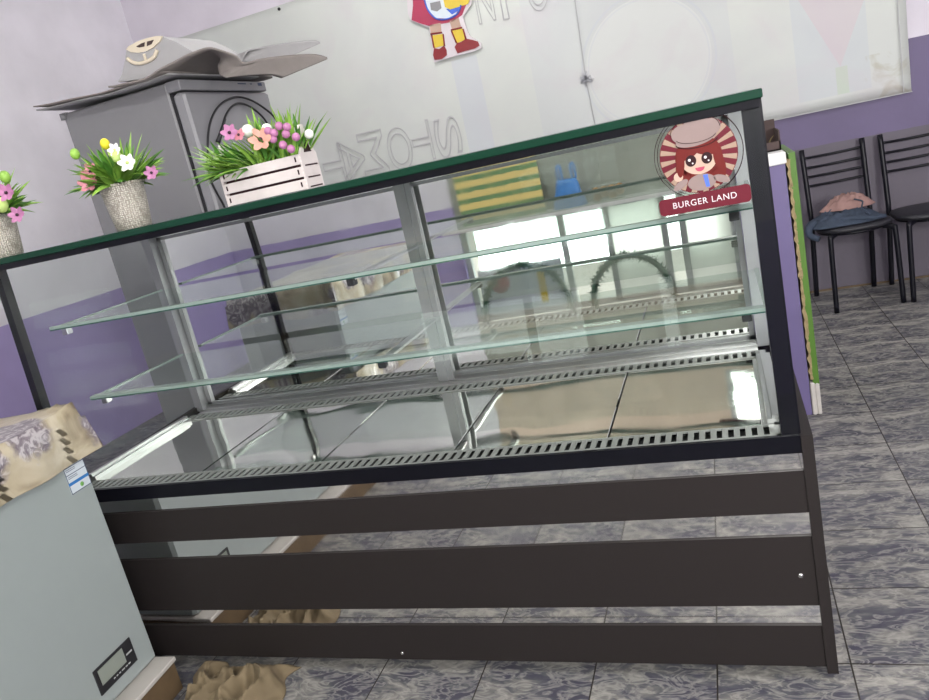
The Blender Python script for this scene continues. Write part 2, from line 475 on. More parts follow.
# ------------------------------------------------------------------ mesh builder
class MB:
    def __init__(s):
        s.v = []
        s.f = []
        s.sm = []

    def add(s, vs, fs, smooth=False):
        o = len(s.v)
        s.v += [Vector(v) for v in vs]
        for f in fs:
            s.f.append([i + o for i in f])
            s.sm.append(smooth)
        return s

    def box(s, x0, x1, y0, y1, z0, z1):
        vs = [(x, y, z) for z in (z0, z1) for y in (y0, y1) for x in (x0, x1)]
        return s.add(vs, [(0, 2, 3, 1), (4, 5, 7, 6), (0, 1, 5, 4), (2, 6, 7, 3), (0, 4, 6, 2), (1, 3, 7, 5)])

    def hexa(s, p):  # 8 points: bottom ring of four, top ring of four
        return s.add(p, [(0, 3, 2, 1), (4, 5, 6, 7), (0, 1, 5, 4), (1, 2, 6, 5), (2, 3, 7, 6), (3, 0, 4, 7)])

    def bbox(s, x0, x1, y0, y1, z0, z1, r=0.004, seg=1):
        """box with its vertical and horizontal edges chamfered by r"""
        def ring(z, i):
            a, b, c, d = x0 + i, x1 - i, y0 + i, y1 - i
            k = r
            return [(a + k, c, z), (b - k, c, z), (b, c + k, z), (b, d - k, z), (b - k, d, z), (a + k, d, z), (a, d - k, z), (a, c + k, z)]
        rs = [ring(z0, r), ring(z0 + r, 0), ring(z1 - r, 0), ring(z1, r)]
        vs = sum(rs, [])
        fs = [tuple(range(7, -1, -1)), tuple(range(24, 32))]
        for k in range(3):
            for i in range(8):
                j = (i + 1) % 8
                fs.append((k * 8 + i, k * 8 + j, (k + 1) * 8 + j, (k + 1) * 8 + i))
        return s.add(vs, fs)

    def tube(s, pts, r, n=10, cap=True, r1=None):
        pts = [Vector(p) for p in pts]
        m = len(pts)
        vs = []
        up = Vector((0, 0, 1))
        prev = None
        for i, p in enumerate(pts):
            t = (pts[min(i + 1, m - 1)] - pts[max(i - 1, 0)]).normalized()
            if prev is None:
                a = t.cross(up)
                if a.length < 1e-3:
                    a = t.cross(Vector((0, 1, 0)))
            else:
                a = prev - t * prev.dot(t)
            a.normalize()
            prev = a
            b = t.cross(a)
            rr = r if r1 is None else r + (r1 - r) * i / (m - 1)
            for k in range(n):
                an = 2 * PI * k / n
                vs.append(p + a * math.cos(an) * rr + b * math.sin(an) * rr)
        fs = []
        for i in range(m - 1):
            for k in range(n):
                j = (k + 1) % n
                fs.append((i * n + k, i * n + j, (i + 1) * n + j, (i + 1) * n + k))
        if cap:
            fs.append(tuple(range(n - 1, -1, -1)))
            fs.append(tuple((m - 1) * n + k for k in range(n)))
        return s.add(vs, fs, True)

    def cyl(s, c, r, h, n=20, axis='z', r1=None):
        c = Vector(c)
        d = {'x': Vector((1, 0, 0)), 'y': Vector((0, 1, 0)), 'z': Vector((0, 0, 1))}[axis]
        return s.tube([c, c + d * h], r, n, True, r1)

    def lathe(s, c, prof, n=28):
        c = Vector(c)
        vs = []
        for r, z in prof:
            for k in range(n):
                a = 2 * PI * k / n
                vs.append(c + Vector((r * math.cos(a), r * math.sin(a), z)))
        fs = []
        for i in range(len(prof) - 1):
            for k in range(n):
                j = (k + 1) % n
                fs.append((i * n + k, i * n + j, (i + 1) * n + j, (i + 1) * n + k))
        fs.append(tuple(range(n - 1, -1, -1)))
        fs.append(tuple((len(prof) - 1) * n + k for k in range(n)))
        return s.add(vs, fs, True)

    def prism(s, pts, d):
        """polygon (3-D points) extruded by vector d"""
        pts = [Vector(p) for p in pts]
        d = Vector(d)
        n = len(pts)
        fs = [tuple(range(n)), tuple(range(2 * n - 1, n - 1, -1))]
        for i in range(n):
            j = (i + 1) % n
            fs.append((i, i + n, j + n, j))
        return s.add(pts + [p + d for p in pts], fs)

    def sheet(s, grid, th, d=(0, 0, 1)):
        """grid of points [row][col] given thickness th along d"""
        R_, C_ = len(grid), len(grid[0])
        d = Vector(d) * th
        top = [Vector(p) for row in grid for p in row]
        vs = top + [p - d for p in top]
        N = R_ * C_
        fs = []
        for i in range(R_ - 1):
            for j in range(C_ - 1):
                a = i * C_ + j
                fs.append((a, a + 1, a + C_ + 1, a + C_))
                fs.append((N + a, N + a + C_, N + a + C_ + 1, N + a + 1))
        ring = [j for j in range(C_)] + [i * C_ + C_ - 1 for i in range(1, R_)] + [(R_ - 1) * C_ + j for j in range(C_ - 2, -1, -1)] + [i * C_ for i in range(R_ - 2, 0, -1)]
        for k in range(len(ring)):
            a, b = ring[k], ring[(k + 1) % len(ring)]
            fs.append((a, N + a, N + b, b))
        return s.add(vs, fs, True)

    def ball(s, c, rx, ry=None, rz=None, n=12, m=8):
        c = Vector(c)
        ry = ry or rx
        rz = rz or rx
        vs = [c + Vector((0, 0, -rz))]
        for i in range(1, m):
            ph = -PI / 2 + PI * i / m
            for k in range(n):
                a = 2 * PI * k / n
                vs.append(c + Vector((rx * math.cos(ph) * math.cos(a), ry * math.cos(ph) * math.sin(a), rz * math.sin(ph))))
        vs.append(c + Vector((0, 0, rz)))
        fs = []
        for k in range(n):
            j = (k + 1) % n
            fs.append((0, 1 + j, 1 + k))
            for i in range(m - 2):
                a = 1 + i * n
                fs.append((a + k, a + j, a + n + j, a + n + k))
            a = 1 + (m - 2) * n
            fs.append((a + k, a + j, len(vs) - 1))
        return s.add(vs, fs, True)


def org(o):
    p = Vector((0, 0, 0))
    while o is not None:
        p += o.location
        o = o.parent
    return p


def obj(name, mb, m, parent=None, local=False, label=None, bevel=0):
    me = bpy.data.meshes.new(name)
    vs = mb.v
    if not local and parent is not None:
        c = org(parent)
        vs = [v - c for v in vs]
    me.from_pydata([tuple(v) for v in vs], [], mb.f)
    me.polygons.foreach_set('use_smooth', mb.sm)
    me.validate()
    me.update()
    if m is not None:
        me.materials.append(m)
    o = bpy.data.objects.new(name, me)
    COL.objects.link(o)
    if parent is not None:
        o.parent = parent
    if label:
        o['label'] = label
    if bevel:
        b = o.modifiers.new('bevel', 'BEVEL')
        b.width = bevel
        b.segments = 2
        b.limit_method = 'ANGLE'
    return o


def tag(o, label, cat, group=None):
    o['label'] = label
    o['category'] = cat
    if group:
        o['group'] = group
    return o


def thing(name, label, cat, loc=(0, 0, 0), rz=0, group=None):
    o = bpy.data.objects.new(name, None)
    COL.objects.link(o)
    o.location = loc
    o.rotation_euler = (0, 0, rz)
    o.empty_display_size = 0.1
    return tag(o, label, cat, group)


def struct(name, mb, m, parent=None):
    o = obj(name, mb, m, parent)
    if parent is None:
        o['kind'] = 'structure'
    return o


# ------------------------------------------------------------------ room
XL, YB, XR, YF, ZC = -2.265, 3.981, 5.6, -2.95, 3.55
struct('floor', MB().box(XL - 0.1, XR + 0.1, YF, YB + 0.1, -0.1, 0), M['tile'])
struct('ceiling', MB().box(XL - 0.1, XR + 0.1, YF - 0.1, YB + 0.1, ZC, ZC + 0.1), M['ceiling'])
struct('wall_left', MB().box(XL - 0.1, XL, YF - 0.1, YB + 0.1, 0, ZC), M['wall_left'])
struct('wall_right', MB().box(XR, XR + 0.1, YF - 0.1, YB + 0.1, 0, ZC), M['wall_left'])
struct('wall_back', MB().box(XL, XR, YB, YB + 0.1, 0, ZC), M['wall_back'])
# front wall behind the photographer: a shop window and an open doorway
WX0, WX1, DX0, DX1 = 0.0, 2.25, 3.8, 5.1
fw = MB()
fw.box(XL, WX0, YF - 0.1, YF, 0, ZC)
fw.box(WX0, 2.0, YF - 0.1, YF, 2.65, ZC)
sh = MB()
sh.box(WX0, WX1, YF - 0.04, YF - 0.015, 0.86, 1.80)
for k_ in range(8):
    sh.box(WX0 + 0.25 * k_, WX0 + 0.25 * k_ + 0.03, YF - 0.015, YF - 0.008, 0.86, 1.80)
fw.box(2.0, 2.9, YF - 0.1, YF, 2.68, ZC)
fw.box(WX1, 2.9, YF - 0.1, YF, 0, 2.12)
fw.box(2.9, DX0, YF - 0.1, YF, 0, ZC)
fw.box(DX0, DX1, YF - 0.1, YF, 2.45, ZC)
fw.box(DX1, XR, YF - 0.1, YF, 0, ZC)
struct('wall_front', fw, M['wall_left'])
sho = struct('trim_2', sh, M['shutter'])
sho['label'] = 'grey green board panel above the window ledge'
struct('warm_tint_board', MB().box(WX0, 2.0, YF - 0.045, YF - 0.01, 1.80, 2.65).box(2.0, WX1, YF - 0.045, YF - 0.01, 1.80, 2.12), M['warmwall'])['label'] = 'unseen beige board added on the front wall for warm deck reflections'  # board added to tint the reflections in the steel deck
win = MB()
for x in (WX0, 0.86, 1.24, 1.68, 1.82, WX1 - 0.05):
    win.box(x, x + 0.05, YF - 0.09, YF - 0.045, 0, 0.86)
for z in (0.0, 0.80):
    win.box(WX0, WX1, YF - 0.09, YF - 0.045, z, z + 0.05)
wo = struct('window_1', win, M['chalk'])
obj('pane', MB().box(WX0, WX1, YF - 0.055, YF - 0.05, 0, 0.86), M['glass'], wo)
for a_, b_ in ((1.29, 1.68), (1.87, 2.20)):
    obj('bright_patch_film', MB().box(a_, b_, YF - 0.043, YF - 0.042, 0.03, 0.80), M['frost'], wo)  # film added to give bright white patches in the mirror doors
struct('trim_1', MB().box(WX0 - 0.05, WX1 + 0.05, YF - 0.02, YF + 0.26, 0.84, 0.87), M['white'])['label'] = 'white window ledge'
fr = MB()
fr.box(DX0, DX0 + 0.05, YF - 0.08, YF, 0, 2.45).box(DX1 - 0.05, DX1, YF - 0.08, YF, 0, 2.45).box(DX0, DX1, YF - 0.08, YF, 2.4, 2.45)
struct('door_1', fr, M['chalk'])
w2 = MB()
w2.box(2.0, 2.9, YF - 0.09, YF, 2.10, 2.14).box(2.0, 2.9, YF - 0.09, YF, 2.66, 2.70).box(2.0, 2.04, YF - 0.09, YF, 2.14, 2.66).box(2.86, 2.9, YF - 0.09, YF, 2.14, 2.66)
struct('added_window', w2, M['chalk'])  # unseen window made up to hold the high light
struct('floor_outside', MB().box(-6, 9, -12, YF - 0.02, -0.14, -0.02), M['pave'])
struct('baseboard_back', MB().box(2.6, XR, YB - 0.012, YB, 0, 0.012), M['plinthwood'])

# ------------------------------------------------------------------ display case
case = thing('display_case', 'long refrigerated glass pastry case with charcoal slatted front and green-edged glass top', 'display case', (1.14, 0.4, 0))
L = 2.296
ZB = 0.045


def gy(z):  # front glass leans back a little
    return max(0.0, (z - 0.66) / 0.79 * 0.042)


for z0, z1 in ((0.482, 0.592), (0.226, 0.419), (0.048, 0.168)):
    b = obj('front_board', MB().box(0.02, L - 0.026, -0.004, 0.014, z0, z1), M['board'], case)
    if z0 == 0.226:
        obj('screw', MB().cyl((2.235, -0.007, 0.312), 0.006, 0.004, 12, 'y'), M['steel'], b)
    if z0 == 0.048:
        obj('screw', MB().cyl((1.096, -0.007, 0.071), 0.005, 0.004, 12, 'y'), M['steel'], b)
for z0, z1 in ((0.590, 0.638), (0.417, 0.484), (0.166, 0.228)):
    obj('steel_strip', MB().box(0.02, L - 0.026, 0.002, 0.014, z0, z1), M['steel'], case)
for x0, x1 in ((0.0, 0.02), (L - 0.026, L)):
    # end panel: profile in y-z, top slopes up to the glass at the back
    obj('end_panel', MB().prism([(x0, -0.008, 0.03), (x0, 0.80, 0.03), (x0, 0.80, 0.70), (x0, 0.10, 0.685), (x0, -0.008, 0.682)], (x1 - x0, 0, 0)), M['board'], case)
obj('rear_panel', MB().box(0.02, L - 0.026, 0.78, 0.80, 0.05, 0.70), M['board'], case)
obj('base_tray', MB().box(0.02, L - 0.026, 0.02, 0.78, 0.05, 0.07), M['matte_black'], case)
for x in (0.10, L - 0.06):
    for y in (0.06, 0.72):
        c = MB().cyl((x - 0.011, y, 0.022), 0.022, 0.022, 16, 'x')
        co = obj('caster', c, M['matte_black'], case)
        obj('caster_fork', MB().box(x - 0.016, x - 0.012, y - 0.012, y + 0.012, 0.02, 0.048), M['alu'], co)
        obj('caster_fork', MB().box(x + 0.012, x + 0.016, y - 0.012, y + 0.012, 0.02, 0.048), M['alu'], co)
# black frame
obj('bottom_rail', MB().box(0.0, 2.270, -0.004, 0.024, 0.637, 0.681), M['black'], case)
obj('top_rail', MB().box(0.0, 2.267, 0.036, 0.062, 1.424, 1.442), M['black'], case)


def post(x0, x1):
    z0, z1 = 0.637, 1.442
    p = [(x0, 0.004, z0), (x1, 0.004, z0), (x1, 0.035, z0), (x0, 0.035, z0), (x0, gy(z1) + 0.004, z1), (x1, gy(z1) + 0.004, z1), (x1, 0.075, z1), (x0, 0.075, z1)]
    obj('corner_post', MB().hexa(p), M['black'], case)


post(0.0, 0.027)
post(2.230, 2.272)
topo = obj('top_glass', MB().bbox(-0.06, 2.275, 0.030, 0.80, 1.442, 1.461, 0.002), M['greenglass'], case, label='dark green edged glass worktop')
obj('gasket', MB().box(-0.05, 2.262, 0.05, 0.78, 1.4385, 1.4415), M['greyprint'], case) if False else None
z1 = 1.438
fg = MB().hexa([(0.034, 0.0, 0.675), (2.214, 0.0, 0.675), (2.214, 0.005, 0.675), (0.034, 0.005, 0.675), (0.034, gy(z1), z1), (2.214, gy(z1), z1), (2.214, gy(z1) + 0.005, z1), (0.034, gy(z1) + 0.005, z1)])
fg = MB().add([(0.0, 0.002, 0.675), (2.267, 0.002, 0.675), (2.267, gy(z1) + 0.002, z1), (0.0, gy(z1) + 0.002, z1)], [(0, 1, 2, 3)])
front_glass = obj('front_glass', fg, M['frontglass'], case)
for x in (0.016, 2.250):
    obj('side_glass', MB().box(x, x + 0.004, 0.03, 0.775, 0.70, 1.44), M['sideglass'], case)
# rear corner mullions
for x in (0.012, 2.215):
    obj('rear_mullion', MB().box(x, x + 0.036, 0.715, 0.758, 0.68, 1.441), M['dullalu'], case)
obj('rear_header', MB().box(0.05, 2.215, 0.752, 0.775, 1.405, 1.441), M['mirror'], case)
# deck
seams = [0.034, 0.513, 0.951, 1.379, 1.813, 2.245]
for a, b_ in zip(seams, seams[1:]):
    obj('deck_panel', MB().bbox(a + 0.002, b_ - 0.002, 0.078, 0.600, 0.668, 0.680, 0.002), M['deck'], case)
obj('air_well', MB().box(0.03, 2.245, 0.025, 0.76, 0.62, 0.64), M['matte_black'], case)


def vent(y0, y1, z):
    mb = MB()
    mb.box(0.034, 2.245, y0, y0 + 0.007, z - 0.004, z)
    mb.box(0.034, 2.245, y1 - 0.007, y1, z - 0.004, z)
    x = 0.06
    mb.box(0.034, 0.06, y0, y1, z - 0.004, z)
    while x < 2.22:
        mb.box(x + 0.013, min(x + 0.027, 2.245), y0 + 0.007, y1 - 0.007, z - 0.004, z)
        x += 0.027
    mb.box(2.22, 2.245, y0, y1, z - 0.004, z)
    return obj('vent_strip', mb, M['vent'], case)


vent(0.008, 0.076, 0.682)
vent(0.602, 0.665, 0.684)
obj('door_track', MB().box(0.05, 2.215, 0.665, 0.758, 0.672, 0.682).box(0.05, 2.215, 0.690, 0.694, 0.682, 0.692).box(0.05, 2.215, 0.735, 0.740, 0.682, 0.698), M['alu'], case)
for x in (0.034, 2.205):
    obj('side_channel', MB().box(x, x + 0.04, 0.078, 0.60, 0.680, 0.694).box(x + 0.012, x + 0.028, 0.078, 0.60, 0.694, 0.704), M['alu'], case)
# two sliding mirror doors
for x0, x1, y in ((0.052, 1.16, 0.760), (1.12, 2.214, 0.768)):
    d = obj('mirror_door', MB().box(x0 + 0.015, x1 - 0.015, y, y + 0.005, 0.70, 1.395), M['mirror'], case)
    fb = MB()
    for a, b_, c, e in ((x0, x0 + 0.018, 0.686, 1.407), (x1 - 0.018, x1, 0.686, 1.407), (x0, x1, 0.686, 0.704), (x0, x1, 1.392, 1.407)):
        fb.box(a, b_, y - 0.006, y + 0.007, c, e)
    obj('door_frame', fb, M['dullalu'], d)
obj('divider_post', MB().box(1.112, 1.150, 0.715, 0.727, 0.684, 1.44).box(1.107, 1.170, 0.727, 0.731, 0.684, 1.44), M['dullalu'], case)
# shelves
for z, y0, y1 in ((1.205, 0.145, 0.70), (0.935, 0.205, 0.70)):
    x0, x1 = 0.036, 2.246
    s = obj('glass_shelf', MB().add([(x0, y0, z), (x1, y0, z), (x1, y1, z), (x0, y1, z)], [(0, 1, 2, 3)]), M['shelfglass'], case)
    obj('front_edge', MB().box(x0, x1, y0 - 0.002, y0 + (0.030 if z < 1 else 0.014), z - 0.004, z + 0.0055), M['shelfedge'], s)
    obj('lower_edge', MB().box(x0, x1, y0 - 0.0015, y0 + 0.004, z - 0.008, z - 0.004), M['shelfedgedark'], s)
    obj('side_edge', MB().box(x0, x0 + 0.016, y0 + 0.03, y1, z - 0.006, z + 0.002), M['shelfedge'], s)
    obj('side_edge', MB().box(x1 - 0.012, x1, y0 + 0.03, y1, z - 0.006, z + 0.002), M['shelfedge'], s)
    br = MB().box(1.135, 1.165, y0 + 0.03, 0.73, z - 0.016, z - 0.009)
    obj('bracket', br, M['alu'], case)
    for x in (0.07, 1.15, 2.19):
        obj('shelf_clamp', MB().bbox(x - 0.012, x + 0.012, y0 + 0.02, y0 + 0.045, z - 0.032, z - 0.009, 0.002), M['alu'] if x < 1 else M['matte_black'], case)

# burger emblem stuck on the front glass
CU, CV = 2.131, 1.351


def lay(u, v, k):
    z = CV + v
    return (CU + u, gy(z) + 0.001 - 0.0006 * (k + 1), z)


def ell(u, v, ru, rv, k, a0=0, a1=2 * PI, n=36, rot=0):
    pts = []
    for i in range(n if abs(a1 - a0 - 2 * PI) < 1e-6 else n + 1):
        a = a0 + (a1 - a0) * i / n
        x, y = ru * math.cos(a), rv * math.sin(a)
        pts.append(lay(u + x * math.cos(rot) - y * math.sin(rot), v + x * math.sin(rot) + y * math.cos(rot), k))
    return pts


def face(mb, pts):
    mb.prism(pts[::-1], (0, 0.0004, 0))
    return mb


st = obj('emblem_sticker', face(MB(), ell(0, 0, 0.083, 0.083, 0)), M['burg'], case, label='round burgundy emblem of a smiling chef girl over a ribbon')
ring = MB()
for rr, du in ((0.094, 0), (0.0905, 0.003)):
    pts = ell(du, 0.002, rr, rr, 1, n=64)
    ring.tube(pts + [pts[0]], 0.0007, 5, False)
obj('outline_ring', ring, M['outline'], st)
rays = MB()
for k in range(20):
    a = 2 * PI * k / 20 + 0.08
    face(rays, [lay(0.02 * math.cos(a), 0.02 * math.sin(a), 1), lay(0.0815 * math.cos(a - 0.075), 0.0815 * math.sin(a - 0.075), 1), lay(0.0815 * math.cos(a + 0.075), 0.0815 * math.sin(a + 0.075), 1)])
obj('sun_rays', rays, M['cream'], st)
obj('hair', face(face(face(MB(), ell(0.000, -0.004, 0.050, 0.046, 2)), ell(-0.036, -0.030, 0.016, 0.030, 2)), ell(0.036, -0.036, 0.018, 0.034, 2)), M['hair'], st)
obj('chef_face', face(face(MB(), ell(0, -0.010, 0.038, 0.032, 3)), ell(-0.048, -0.040, 0.010, 0.010, 3)), M['skin'], st)
fringe = MB()
face(fringe, ell(-0.020, 0.012, 0.030, 0.016, 4, rot=0.45))
face(fringe, ell(0.014, 0.014, 0.032, 0.016, 4.2, rot=-0.35))
face(fringe, ell(-0.040, -0.012, 0.009, 0.030, 4.1, rot=-0.12))
face(fringe, ell(0.041, -0.014, 0.010, 0.032, 4.1, rot=0.12))
obj('fringe', fringe, M['hair'], st)
obj('chef_hat', face(face(face(face(MB(), ell(0, 0.036, 0.044, 0.016, 5, rot=0.1)), ell(-0.026, 0.050, 0.025, 0.020, 5.3)), ell(0.004, 0.060, 0.030, 0.023, 5.6)), ell(0.032, 0.054, 0.022, 0.018, 5.9)), M['hat'], st)
hb = MB()
pts = ell(0, 0.030, 0.044, 0.014, 6.5, PI * 1.02, PI * 1.98)
hb.tube(pts, 0.0008, 5)
pts = ell(0, 0.041, 0.042, 0.014, 6.5, PI * 1.05, PI * 1.95)
hb.tube(pts, 0.0006, 5)
hb.tube(ell(0, 0.052, 0.052, 0.032, 6.5, 0.0, PI), 0.0007, 5)
obj('hat_seam', hb, M['outline'], st)
for u in (-0.017, 0.017):
    obj('eye', face(MB(), ell(u, -0.010, 0.0115, 0.0125, 4.5)), M['outline'], st)
for u in (-0.020, 0.014):
    obj('eye_glint', face(MB(), ell(u, -0.008, 0.003, 0.003, 5)), M['textwhite'], st)
    obj('eye_glint', face(MB(), ell(u + 0.006, -0.016, 0.0018, 0.0018, 5)), M['textwhite'], st)
obj('mouth', face(MB(), ell(0, -0.027, 0.010, 0.009, 4.5, PI, 2 * PI)), M['crimson'], st)
obj('chef_jacket', face(face(face(MB(), ell(0.0, -0.060, 0.030, 0.018, 3.2)), ell(-0.045, -0.058, 0.018, 0.008, 3.2, rot=0.5)), ell(0.042, -0.060, 0.018, 0.008, 3.2, rot=-0.4)), M['hat'], st)
obj('neckerchief', face(MB(), [lay(0.004, -0.045, 4), lay(0.014, -0.045, 4), lay(0.016, -0.072, 4), lay(0.008, -0.072, 4)]), M['bluep'], st)
rb = []
for cx, cz, a0 in ((0.089, 0.016, 0), (-0.089, 0.014, PI / 2), (-0.089, -0.005, PI), (0.089, -0.005, 1.5 * PI)):
    for i in range(7):
        a = a0 + PI / 2 * i / 6
        rb.append(lay(cx + 0.009 * math.cos(a), -0.106 + cz + 0.009 * math.sin(a), 8))
obj('ribbon', face(MB(), rb), M['burg'], st)


def text_mb(txt, size, font_extrude=0.0003, outline=None, space=1.0):
    cu = bpy.data.curves.new('lettering', 'FONT')
    cu.body = txt
    cu.size = size
    cu.align_x = 'CENTER'
    cu.align_y = 'CENTER'
    cu.space_character = space
    if outline:
        cu.fill_mode = 'NONE'
        cu.bevel_depth = outline
        cu.bevel_resolution = 0
    else:
        cu.extrude = font_extrude
    o = bpy.data.objects.new('lettering', cu)
    COL.objects.link(o)
    dg = bpy.context.evaluated_depsgraph_get()
    dg.update()
    me = bpy.data.meshes.new_from_object(o.evaluated_get(dg))
    mb = MB()
    mb.add([v.co.copy() for v in me.vertices], [list(p.vertices) for p in me.polygons])
    bpy.data.objects.remove(o)
    return mb


t = text_mb('BURGER LAND', 0.0190, 0.0002, None, 1.12)
for i, v in enumerate(t.v):
    q = Vector(lay(v.x + 0.000, v.y - 0.101, 9))
    q.y -= v.z
    t.v[i] = q
obj('lettering', t, M['textwhite'], st)

# ------------------------------------------------------------------ chest freezer on its plinth
FZ = thing('chest_freezer', 'white chest freezer at the left edge, display panel low on its side', 'freezer', (0.266, -0.100, 0.12), math.radians(2))
obj('cabinet', MB().bbox(-0.62, 0.0, -1.25, 0.0, 0.0, 0.775, 0.012), M['freezer'], FZ, True)
obj('lid', MB().bbox(-0.625, 0.006, -1.255, 0.005, 0.785, 0.862, 0.012), M['freezer'], FZ, True)
obj('seal', MB().box(-0.60, -0.012, -1.24, -0.012, 0.774, 0.787), M['matte_black'], FZ, True)
cpn = obj('control_panel', MB().bbox(-0.002, 0.004, -0.244, -0.082, 0.052, 0.136, 0.0015), M['matte_black'], FZ, True)
obj('screen', MB().box(0.004, 0.0046, -0.230, -0.124, 0.078, 0.128), M['lcd'], cpn, True)
ind = MB()
ind.box(0.004, 0.0048, -0.117, -0.092, 0.094, 0.099)
obj('indicator', ind, M['greyprint'], cpn, True)
kp = MB()
for i in range(4):
    kp.box(0.004, 0.0046, -0.187 + i * 0.012, -0.180 + i * 0.012, 0.065, 0.069)
for i in range(3):
    kp.box(0.004, 0.0046, -0.147 + i * 0.013, -0.138 + i * 0.013, 0.065, 0.069)
obj('printed_marks', kp, M['greyprint'], cpn, True)
lb = obj('energy_label', MB().box(-0.001, 0.0012, -0.092, -0.012, 0.635, 0.735), M['label'], FZ, True, 'pale blue energy label')
fr_ = MB()
for a, b_, c, d_ in ((-0.092, -0.090, 0.635, 0.735), (-0.014, -0.012, 0.635, 0.735), (-0.092, -0.012, 0.635, 0.637), (-0.092, -0.012, 0.692, 0.694), (-0.092, -0.012, 0.714, 0.716)):
    fr_.box(0.0012, 0.0016, a, b_, c, d_)
for z in (0.681, 0.686, 0.703, 0.708, 0.724):
    fr_.box(0.0012, 0.0016, -0.086, -0.050, z, z + 0.0015)
obj('label_lines', fr_, M['ink'], lb, True)
obj('label_band', MB().box(0.0012, 0.0017, -0.092, -0.012, 0.661, 0.670), M['blue'], lb, True)
obj('label_mark', MB().cyl((0.0012, -0.046, 0.649), 0.007, 0.0006, 10, 'x'), M['labelgreen'], lb, True)
# plinth
PL = thing('freezer_plinth', 'low wooden plinth with worn white top under the freezer', 'plinth', (0.30, -0.09, 0), math.radians(3))
obj('plinth_top', MB().bbox(-0.74, 0.028, -1.35, -0.005, 0.102, 0.118, 0.003), M['plinthtop'], PL, True)
obj('plinth_board', MB().box(-0.70, 0.020, -1.34, -0.012, 0.0, 0.102), M['plinthwood'], PL, True)

# oilcloth over the lid
random.seed(4)
cl = MB()
NX, NY = 34, 64
X0, X1, Y0, Y1 = -0.63, 0.012, -1.26, 0.012
grid = []
H = 0.862
hem = 0.135
us = [-1.0 + 0.2 * i for i in range(5)] + [i / (NX - 1) for i in range(NX)] + [1.2 + 0.2 * i for i in range(5)]
vs_ = [-1.0 + 0.2 * i for i in range(5)] + [i / (NY - 1) for i in range(NY)] + [1.2 + 0.2 * i for i in range(5)]
for v in vs_:
    row = []
    for u in us:
        du = max(0, -u) + max(0, u - 1)
        dv = max(0, -v) + max(0, v - 1)
        uu, vv = min(1, max(0, u)), min(1, max(0, v))
        x = X0 + (X1 - X0) * uu
        y = Y0 + (Y1 - Y0) * vv
        drop = max(du, dv)
        sx = (1 if u > 1 else -1 if u < 0 else 0)
        sy = (1 if v > 1 else -1 if v < 0 else 0)
        nz = noise.noise(Vector((x * 5, y * 5, 3.1)))
        nh = noise.noise(Vector((x * 3.2, y * 3.2, 9.7)))
        flare = 0.010 + 0.018 * drop * (0.5 + 0.5 * math.sin(y * 26 + x * 21)) * (1 if drop > 0 else 0)
        if du > 0:
            x += sx * (flare + 0.006 * nz)
        if dv > 0:
            y += sy * (flare + 0.006 * nz)
        if du > 0 and dv > 0:
            x += sx * 0.005 * min(du, dv)
            y += sy * 0.005 * min(du, dv)
        z = H + 0.006 + 0.010 * max(0, nz) + 0.006 * max(0, nh) if drop == 0 else H + 0.004 - drop * (hem + 0.03 * nh)
        near = math.exp(-(((1 - uu) * 0.64) ** 2 + ((1 - vv) * 1.27) ** 2) / 0.012)
        if drop == 0:
            z += 0.024 * near * (0.5 + abs(noise.noise(Vector((x * 22, y * 22, 1)))) * 1.6)
        row.append((x, y, z))
    grid.append(row)
cl.sheet(grid, 0.0015)
clo = obj('oilcloth_cover', cl, M['oilcloth'])
clo.location = FZ.location
clo.rotation_euler = FZ.rotation_euler
tag(clo, 'beige rose-print oilcloth draped over the chest freezer', 'tablecloth')

# ------------------------------------------------------------------ rag on the floor
random.seed(7)
rg = MB()
grid = []
NR, NC = 60, 90
for i in range(NR):
    row = []
    for j in range(NC):
        u, v = j / (NC - 1), i / (NR - 1)
        x = 0.375 + 0.35 * u + 0.05 * noise.noise(Vector((v * 4, 1.3, 2)))
        y = -0.42 + 0.42 * v + 0.04 * noise.noise(Vector((u * 6, 7.3, 2)))
        p = Vector((u * 4.2 + 0.6 * noise.noise(Vector((u * 3, v * 3, 8))), v * 3.2, 0.4))
        r1 = 1 - abs(noise.noise(p)) * 2.4
        r2 = 1 - abs(noise.noise(p * 2.3 + Vector((4, 1, 0)))) * 2.4
        edge = min(1, 7 * min(u, 1 - u, v, 1 - v))
        lump = math.exp(-((u - 0.12) ** 2 / 0.02 + (v - 0.86) ** 2 / 0.02))
        z = 0.005 + edge * (0.006 + 0.050 * max(0, r1) ** 1.3 + 0.020 * max(0, r2)) + 0.02 * lump
        row.append((x, y, max(0.003, z)))
    grid.append(row)
rg.sheet(grid, 0.002)
tag(obj('rag', rg, M['rag']), 'crumpled beige cleaning rag on the floor under the case', 'rag')

# ------------------------------------------------------------------ plants on the glass top
TOPZ = 1.461


def blade(mb, base, d, ln, wd, droop, bend=None):
    d = Vector(d).normalized()
    side = d.cross(Vector((0, 0, 1)))
    if side.length < 1e-3:
        side = Vector((1, 0, 0))
    side.normalize()
    n = 6
    vs = []
    for i in range(n + 1):
        t = i / n
        p = Vector(base) + d * ln * t + Vector((0, 0, -droop * ln * t * t))
        ww = wd * math.sin(PI * (0.12 + 0.88 * t)) ** 0.8 if t < 1 else 0.0003
        fold = d.cross(side) * (-ww * 0.35)
        vs += [p - side * ww / 2, p + fold, p + side * ww / 2]
    fs = []
    for i in range(n):
        a = i * 3
        fs += [(a, a + 1, a + 4, a + 3), (a + 1, a + 2, a + 5, a + 4)]
    mb.add(vs, fs, True)


